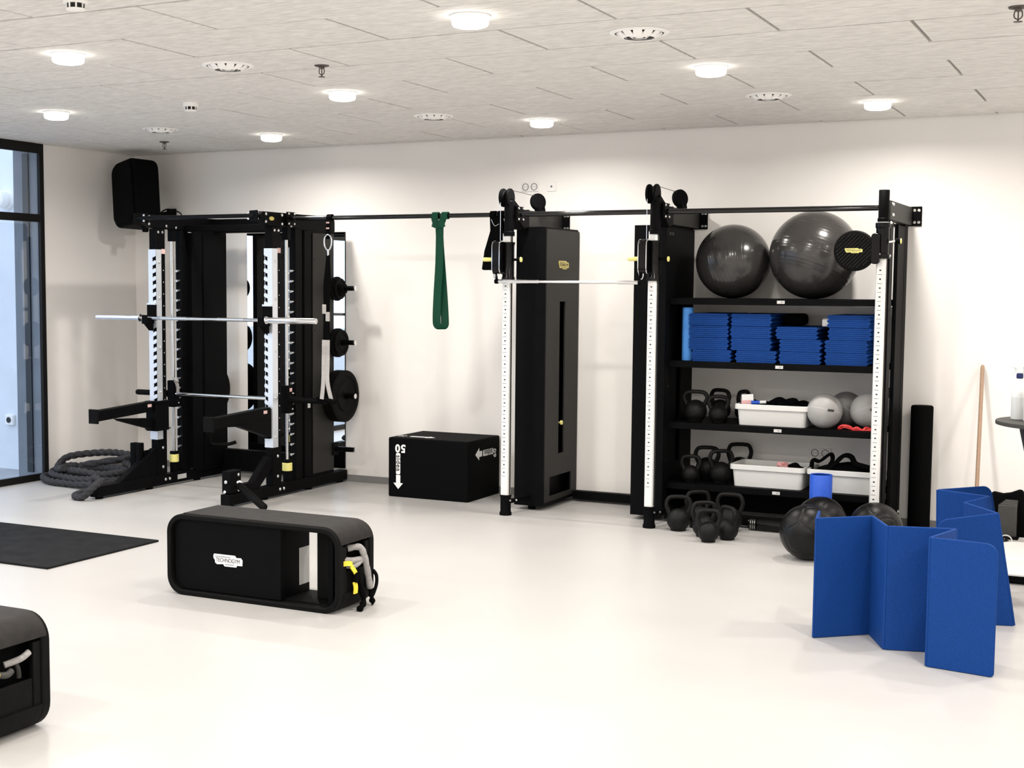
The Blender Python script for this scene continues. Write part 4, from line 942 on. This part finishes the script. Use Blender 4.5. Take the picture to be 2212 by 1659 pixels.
# ------------------------------------------------------------------ storage benches
def bench(x0, y0, lab):
    """x0,y0: left front corner; long side along x"""
    w, d, h = 1.135, .36, .455; x1 = x0+w; t = thing('storage_bench', lab, 'bench', (x0+w/2, y0+d/2, 0)); cx = x0+w/2
    m = frame((cx, y0, h/2), (1, 0, 0), (0, 0, 1))            # local z looks to -y
    O = rrect(w, h, .105, 8); I = rrect(w-.056, h-.056, .080, 8)
    MB().ring(O, I, m, -.045, 0).build('front_rim', 'black_soft', t, bevel=.006)
    MB().ring(O, I, m, -d, -d+.045).build('back_rim', 'black_soft', t, bevel=.006)
    # shell between the rims, open at the right end
    path = [(x1-.0285+.0, .125)]; 
    def arc(px, pz, r, a0, a1, n=8): return [(px+r*math.cos(math.radians(a0+(a1-a0)*i/n)), pz+r*math.sin(math.radians(a0+(a1-a0)*i/n))) for i in range(n+1)]
    r = .105; a = arc(x1-r, r, r, 0, -90) + arc(x0+r, r, r, 270, 180) + arc(x0+r, h-r, r, 180, 90) + arc(x1-r, h-r, r, 90, 12)
    b = arc(x1-r, r, r-.028, 0, -90) + arc(x0+r, r, r-.028, 270, 180) + arc(x0+r, h-r, r-.028, 180, 90) + arc(x1-r, h-r, r-.028, 90, 12)
    n = len(a); ya, yb = y0+.045, y0+d-.045; vs = [(x, y, z) for y in (ya, yb) for P in (a, b) for x, z in P]; fs = []
    for i in range(n-1):
        j = i+1; fs += [(i, n+i, n+j, j), (2*n+i, 2*n+j, 3*n+j, 3*n+i), (i, j, 2*n+j, 2*n+i), (n+i, 3*n+i, 3*n+j, n+j)]
    fs += [(0, 2*n, 3*n, n), (n-1, 2*n-1, 4*n-1, 3*n-1)]
    MB().add(vs, fs).build('shell', 'black_soft', t)
    # upholstered top that runs round the right-hand shoulder
    q = arc(x1-r, h-r, r+.006, 10, 90) + [(x0+r, h+.006)] + arc(x0+r, h-r, r+.006, 90, 60, 4); q2 = arc(x1-r, h-r, r-.004, 10, 90) + [(x0+r, h-.004)] + arc(x0+r, h-r, r-.004, 90, 60, 4)
    n = len(q); vs = [(x, y, z) for y in (y0+.02, y0+d-.02) for P in (q, q2) for x, z in P]; fs = []
    for i in range(n-1):
        j = i+1; fs += [(i, n+i, n+j, j), (2*n+i, 2*n+j, 3*n+j, 3*n+i), (i, j, 2*n+j, 2*n+i), (n+i, 3*n+i, 3*n+j, n+j)]
    fs += [(0, 2*n, 3*n, n), (n-1, 2*n-1, 4*n-1, 3*n-1)]
    MB().add(vs, fs).build('seat_pad', 'pad_grey', t, bevel=.003)
    # front panel with the brand, open compartment to its right
    xs = x0+.75
    fp = MB().box(x0+.035, xs, y0+.028, y0+.060, .030, h-.030); fp.box(xs-.03, xs, y0+.06, y0+d-.05, .03, h-.03)
    f = sub(fp.build('front_panel', 'black', t, bevel=.004))
    logo(t, frame((x0+.402, y0+.0275, .217), (1, 0, 0), (0, 0, 1)), .195, 'white_print', 'ink')
    MB().box(x0+.035, xs-.035, y0+d-.06, y0+d-.03, .030, h-.030).build('back_panel', 'black', t)
    MB().box(x1-.085, x1-.02, y0+d-.06, y0+d-.03, .10, h-.05).build('back_strip', 'black', t)
    MB().box(xs-.04, x1-.045, y0+.06, y0+d-.05, .028, .036).build('compartment_floor', 'black_soft', t)
    MB().box(x1-.240, x1-.075, y0+.16, y0+d-.02, .036, h-.03).build('inner_box', 'black_soft', t, bevel=.004)
    MB().box(xs, xs+.0015, y0+.205, y0+.305, .085, .290).build('instruction_label', 'label', t)
    # right end: upright frame and lower flap
    MB().box(x1-.030, x1-.006, y0+.045, y0+.085, .10, h-.10).build('end_post', 'black_soft', t, bevel=.004); MB().box(x1-.030, x1-.006, y0+d-.085, y0+d-.045, .10, h-.10).build('end_post', 'black_soft', t, bevel=.004)
    MB().box(x1-.026, x1-.010, y0+.085, y0+d-.085, .07, .215).build('end_flap', 'black_soft', t, bevel=.004)
    MB().box(x1-.10, x1-.07, y0+.05, y0+d-.05, .03, h-.03).build('end_backing', 'black_matte', t)
    return x1
def benches():
    x1 = bench(-4.905, -4.33, 'black storage bench with rounded ends in the middle of the floor'); y = -4.33
    # tubes hanging out of its right end
    t = thing('resistance_tube', 'grey fabric-covered resistance tube hanging out of the bench end', 'resistance tube', (x1+.02, y+.25, .0))
    P = curve([(x1-.04, y+.15, .33), (x1+.010, y+.19, .335), (x1+.026, y+.21, .29), (x1+.026, y+.245, .20), (x1+.024, y+.28, .10)], 8)
    MB().tube(P, .018, 12, rf=lambda i, a: 1+.06*math.sin(i*1.1)).build('sleeve', 'handle_grey', t)
    MB().tube(curve([(x1+.024, y+.28, .105), (x1+.022, y+.29, .07), (x1+.03, y+.285, .045), (x1+.028, y+.295, .02), (x1+.034, y+.30, .012)], 6), .014, 10, rf=lambda i, a: 1+.25*math.sin(i*.9)).build('tail', 'cloth_black', t)
    t = thing('resistance_tube', 'short grey tube handle inside the open bench end', 'resistance tube', (x1, y+.15, .27))
    MB().tube(curve([(x1-.03, y+.06, .285), (x1+.006, y+.12, .275), (x1+.014, y+.20, .27)], 5), .016, 12).build('grip', 'handle_grey', t); MB().tube(curve([(x1-.03, y+.11, .245), (x1+.012, y+.14, .245), (x1+.012, y+.20, .262)], 5), .015, 12).build('grip', 'handle_grey', t)
    t = thing('resistance_tube', 'black band with yellow end tags hanging out of the bench end', 'resistance tube', (x1+.01, y+.12, .08))
    MB().tube(curve([(x1-.02, y+.05, .262), (x1+.010, y+.07, .268), (x1+.014, y+.105, .258)], 5), 0, flat=(.026, .006, (0, 0, 1))).build('tag', 'yellow', t)
    MB().tube(curve([(x1+.012, y+.10, .25), (x1+.018, y+.125, .22), (x1+.018, y+.14, .20)], 5), 0, flat=(.028, .005, (0, 1, .2))).build('tag', 'yellow', t)
    MB().tube(curve([(x1+.016, y+.135, .205), (x1+.02, y+.14, .175), (x1+.018, y+.135, .155)], 5), .014, 10).build('band', 'cloth_black', t)
    MB().tube(curve([(x1+.016, y+.13, .16), (x1+.02, y+.135, .13), (x1+.018, y+.135, .095)], 5), 0, flat=(.036, .006, (0, 1, 0))).build('tag', 'yellow', t)
    t = thing('ankle_strap', 'black strap trailing from the bench end onto the floor', 'strap', (x1+.03, y+.2, 0))
    MB().tube(curve([(x1-.005, y+.17, .22), (x1+.02, y+.19, .12), (x1+.03, y+.20, .05), (x1+.035, y+.17, .018), (x1+.045, y+.13, .014)], 7), .016, 10, rf=lambda i, a: 1+.2*math.sin(i*.8)).build('strap', 'cloth_black', t)
    t = thing('handle', 'black oval handle sticking out behind the bench end', 'handle', (x1+.02, y+.34, .04))
    MB().tube(curve([(x1+.00, y+.35, .045), (x1+.012, y+.365, .10), (x1+.012, y+.365, .15), (x1, y+.35, .18)], 6), .010, 10).build('grip', 'black_soft', t)
    x1 = bench(-4.925, -6.775, 'black storage bench cut off by the lower left corner of the photo'); y = -6.775
    t = thing('resistance_tube', 'grey tube grips stuffed in the end of the cropped bench', 'resistance tube', (x1, y+.2, .24))
    MB().tube(curve([(x1-.04, y+.16, .29), (x1-.012, y+.215, .305), (x1-.008, y+.255, .322)], 5), .013, 12).build('grip', 'handle_grey', t)
    MB().tube(curve([(x1-.03, y+.10, .268), (x1-.006, y+.135, .262), (x1-.01, y+.165, .27)], 5), .013, 12).build('grip', 'grey_plastic', t)
    MB().tube(curve([(x1-.03, y+.20, .30), (x1-.010, y+.20, .27), (x1-.012, y+.205, .235)], 5), .009, 10).build('cord', 'cover_grey', t)
    t = thing('resistance_tube', 'yellow tube end at the left edge of the photo in the cropped bench', 'resistance tube', (x1, y+.09, .24))
    MB().lathe((x1-.03, y+.085, .272), (1, .1, 0), [(.012, 0), (.020, .004), (.022, .02), (.014, .03)], 16).build('stopper', 'yellow', t)
    MB().tube(curve([(x1-.05, y+.06, .27), (x1-.02, y+.085, .272)], 4), .008, 8).build('cord', 'cloth_black', t)
benches()
tag(MB().box(-8.05, -5.945, -4.175, -3.13, 0.0005, .014).build('rubber_mat', 'rubber', bevel=.003), 'thin black rubber mat lying on the floor at the left', 'floor mat')

# ------------------------------------------------------------------ standing zigzag mats
def standing_mat(tops, bots, lab, z=None):
    c = tops[len(tops)//2]; t = thing('exercise_mat', lab, 'exercise mat', (c[0], c[1], 0), 0, 'blue folding mats standing on the floor'); th = .013
    n = len(tops)
    for i in range(n-1):
        A, B, a, b = (Vector(p) for p in (tops[i], tops[i+1], bots[i], bots[i+1]))
        def q(u, v): return (a*(1-u)+b*u)*(1-v) + (A*(1-u)+B*u)*v
        L = ((b-a).length+(B-A).length)/2; Hh = (A-a).length; r = .055; rr = .018
        P = []; 
        def corner(u0, v0, su, sv, a0, a1, rad, k=6):
            return [(u0+su*0+rad/L*math.cos(math.radians(a0+(a1-a0)*j/k)), v0+rad/Hh*math.sin(math.radians(a0+(a1-a0)*j/k))) for j in range(k+1)]
        rl = r if i == 0 else .004; rt = r if i == n-2 else .004; bl = rr if i == 0 else .004; br_ = rr if i == n-2 else .004
        g = .0035/L; 
        u0 = 0 if i == 0 else g; u1 = 1 if i == n-2 else 1-g
        P += corner(u0+bl/L, bl/Hh, 0, 0, 180, 270, bl) + corner(u1-br_/L, br_/Hh, 0, 0, 270, 360, br_) + corner(u1-rt/L, 1-rt/Hh, 0, 0, 0, 90, rt) + corner(u0+rl/L, 1-rl/Hh, 0, 0, 90, 180, rl)
        nn = (b-a).cross(A-a).normalized()*th/2; pts = [q(u, v) for u, v in P]; k = len(pts)
        vs = [p-nn for p in pts] + [p+nn for p in pts]; fs = [tuple(range(k-1, -1, -1)), tuple(range(k, 2*k))] + [(j, (j+1) % k, k+(j+1) % k, k+j) for j in range(k)]
        MB().add(vs, fs).build('panel', 'blue_mat', t, bevel=.004, seg=2)
        if i:   # soft hinge strip along the fold
            MB().cyl(a+V(0, 0, .004), A-V(0, 0, .004), th*.5, n=12).build('fold', 'blue_mat', t)
    return t
def standing_mats():
    P = [(-1.515, -3.315), (-1.470, -3.592), (-1.238, -3.386), (-1.121, -3.655), (-.822, -3.572), (-.896, -3.868), (-.600, -3.915)]
    standing_mat([(x, y, .602) for x, y in P], [(x, y, .001) for x, y in P], 'blue folding exercise mat standing in zigzag, in front')
    T = [(-.828, -2.04, .612), (-1.088, -2.26, .600), (-.801, -2.37, .598), (-.898, -2.65, .595), (-.706, -2.88, .586), (-.985, -2.985, .540)]
    standing_mat(T, [(x+d, y+.03, .001) for (x, y, z), d in zip(T, (.10, .012, .085, .035, .095))] + [(-.95, -2.95, .001)], 'blue folding exercise mat standing in zigzag and leaning, behind the front one')
standing_mats()

# ------------------------------------------------------------------ battle rope
def battle_rope():
    t = thing('battle_rope', 'thick black battle rope coiled on the floor by the window', 'rope', (-8.15, -1.35, 0))
    P = []; rnd = random.Random(4)
    for k in range(33):
        a = 2*PI*k/10.5 + 2.2; lay = k//11; rx = .49-.05*lay+rnd.uniform(-.05, .03); ry = .29-.05*lay+rnd.uniform(-.05, .03)
        P.append((-8.17+.03*lay+rx*math.cos(a), -1.28+ry*math.sin(a), .030+.048*lay+rnd.uniform(0, .02)))
    P += [(-7.98, -1.02, .22), (-8.15, -.98, .245), (-8.36, -1.06, .24), (-8.52, -1.22, .21), (-8.47, -1.40, .14), (-8.30, -1.50, .16)]
    P = curve(P, 26)
    def lobes(i, a): return .76+.34*abs(math.cos(1.5*a-i*.42))
    MB().tube(P, .0290, 20, rf=lobes).build('coil', 'rope', t, angle=70)
    Q = curve([(-7.88, -1.22, .20), (-7.78, -1.24, .17), (-7.73, -1.36, .10), (-7.80, -1.52, .06), (-7.80, -1.68, .10), (-7.72, -1.76, .15), (-7.66, -1.76, .10), (-7.72, -1.70, .06), (-7.78, -1.84, .032), (-7.72, -2.00, .030), (-7.62, -2.03, .030), (-7.52, -2.00, .12), (-7.56, -1.86, .145)], 22)
    MB().tube(Q, .0280, 20, rf=lobes).build('tail', 'rope', t, angle=70)
    for pts in ([(-8.02, -1.02, .20), (-7.90, -1.12, .20), (-7.82, -1.22, .13), (-7.86, -1.38, .06)], [(-7.90, -1.05, .18), (-7.79, -1.14, .14), (-7.75, -1.28, .05)]):
        MB().tube(curve(pts, 10), .029, 14).build('rope_end_sleeve', 'black_soft', t, angle=70)
battle_rope()

# ------------------------------------------------------------------ right edge of the room
def high_table():
    t = thing('high_table', 'round dark high table cut off by the right edge of the photo', 'table', (-.44, -2.2, 0))
    c = (-.44, -2.2)
    MB().lathe((c[0], c[1], .985), (0, 0, 1), [(.02, 0), (.345, 0), (.36, .004), (.362, .014), (.36, .024), (.02, .0245)], 56).build('table_top', 'grey_plastic', t)
    MB().lathe((c[0], c[1], .025), (0, 0, 1), [(.12, 0), (.10, .02), (.10, .35), (.16, .6), (.235, .93), (.235, .96)], 40).build('pedestal', 'navy_black', t)
    MB().lathe((c[0], c[1], 0), (0, 0, 1), [(.17, 0), (.17, .012), (.13, .025)], 40).build('base', 'navy_black', t)
high_table()
def spray_bottles():
    for x, y, lab in ((-.685, -2.19, 'white spray bottle with blue collar, left on the high table'), (-.612, -2.29, 'white spray bottle with dark blue trigger at the right edge of the photo')):
        t = thing('spray_bottle', lab, 'spray bottle', (x, y, 1.0105), 0, 'spray bottles on the high table'); z = 1.0105
        MB().lathe((x, y, z), (0, 0, 1), [(.036, 0), (.040, .004), (.040, .13), (.036, .165), (.022, .205), (.015, .222), (.015, .235)], 32).build('bottle', 'bottle', t)
        MB().lathe((x, y, z+.004), (0, 0, 1), [(.0403, 0), (.0405, .002), (.0405, .118), (.040, .12)], 32, close=False).build('liquid', 'liquid', t)
        MB().lathe((x, y, z+.228), (0, 0, 1), [(.017, 0), (.018, .003), (.018, .024), (.015, .027)], 22).build('collar', 'dark_blue', t)
        m = 'bottle' if x < -.65 else 'dark_blue'
        MB().prism([(.020, 0), (.020, .022), (.028, .040), (.010, .052), (-.045, .045), (-.048, .033), (-.018, .026), (-.014, 0)], frame((x, y, z+.255), (1, 0, 0), (0, 0, 1)), -.011, .011).build('spray_head', m, t, bevel=.004)
        MB().prism([(-.020, .030), (-.028, .028), (-.045, -.008), (-.040, -.012), (-.022, .008)], frame((x, y, z+.255), (1, 0, 0), (0, 0, 1)), -.006, .006).build('trigger', m, t, bevel=.002)
spray_bottles()
def broom():
    t = thing('broom', 'wooden broom handle leaning on the wall behind the blue mats', 'broom', (-1.10, -.35, 0))
    a, b = V(-1.088, -.36, .06), V(-1.113, -.025, 1.195)
    MB().tube([a, a+(b-a)*.985, b], [.0135, .0135, .009], 16).build('handle', 'wood', t)
    MB().box(-1.30, -1.005, -.42, -.33, .05, .085).build('head', 'wood', t, bevel=.006)
    MB().box(-1.295, -1.01, -.425, -.325, .0, .052).build('bristles', 'black_matte', t)
broom()
def rolling_seat():
    t = thing('rolling_seat', 'low black seat shell with grey ribbed support and caster beside the high table', 'seat', (-.82, -.40, 0))
    P = [(-.15, .05), (-.15, .335), (-.13, .350), (-.07, .340), (-.02, .350), (.030, .372), (.050, .372), (.062, .355), (.085, .28), (.120, .185), (.122, .17), (.10, .145), (.09, .05)]
    MB().prism([(x, z) for x, z in P], frame((-.845, -.36, 0), (1, 0, 0), (0, 0, 1)), -.03, .03).build('shell', 'cloth_black', t, bevel=.01)
    for k in range(4):
        MB().box(-.935+.012*k, -.815, -.46+.012*k, -.40+.005*k, .06, .275+.010*k).build('rib', 'grey_plastic', t, bevel=.006)
    MB().lathe((-.875, -.50, .032), (1, 0, 0), [(.014, -.018), (.032, -.016), (.034, -.010), (.034, .010), (.032, .016), (.014, .018)], 24).build('caster', 'black_gloss', t)
    MB().ring([(.043*math.cos(math.radians(a)), .043*math.sin(math.radians(a))) for a in range(0, 360, 12)], [(.036*math.cos(math.radians(a)), .036*math.sin(math.radians(a))) for a in range(0, 360, 12)], frame((-.872, -.535, .043), (1, 0, 0), (0, 0, 1)), -.005, .005).build('caster_guard', 'label', t)
    MB().box(-.93, -.80, -.50, -.33, .048, .062).build('base', 'black', t)
rolling_seat()
def platform():
    t = thing('low_platform', 'low white platform with black underside on the floor at the right edge', 'platform', (-.25, -1.2, 0))
    MB().prism(rrect(1.2, 1.14, .10, 6), frame((-.28, -1.205, .050), (1, 0, 0), (0, 1, 0)), 0, .012).build('top', 'platform_white', t, bevel=.003)
    MB().prism(rrect(1.18, 1.12, .09, 6), frame((-.28, -1.205, .012), (1, 0, 0), (0, 1, 0)), 0, .038).build('underside', 'black', t, bevel=.003)
    for dx in (-.45, .45):
        for dy in (-.42, .42): MB().cyl((-.28+dx, -1.205+dy, 0), (-.28+dx, -1.205+dy, .013), .03, n=16).build('foot', 'black_matte', t)
platform()
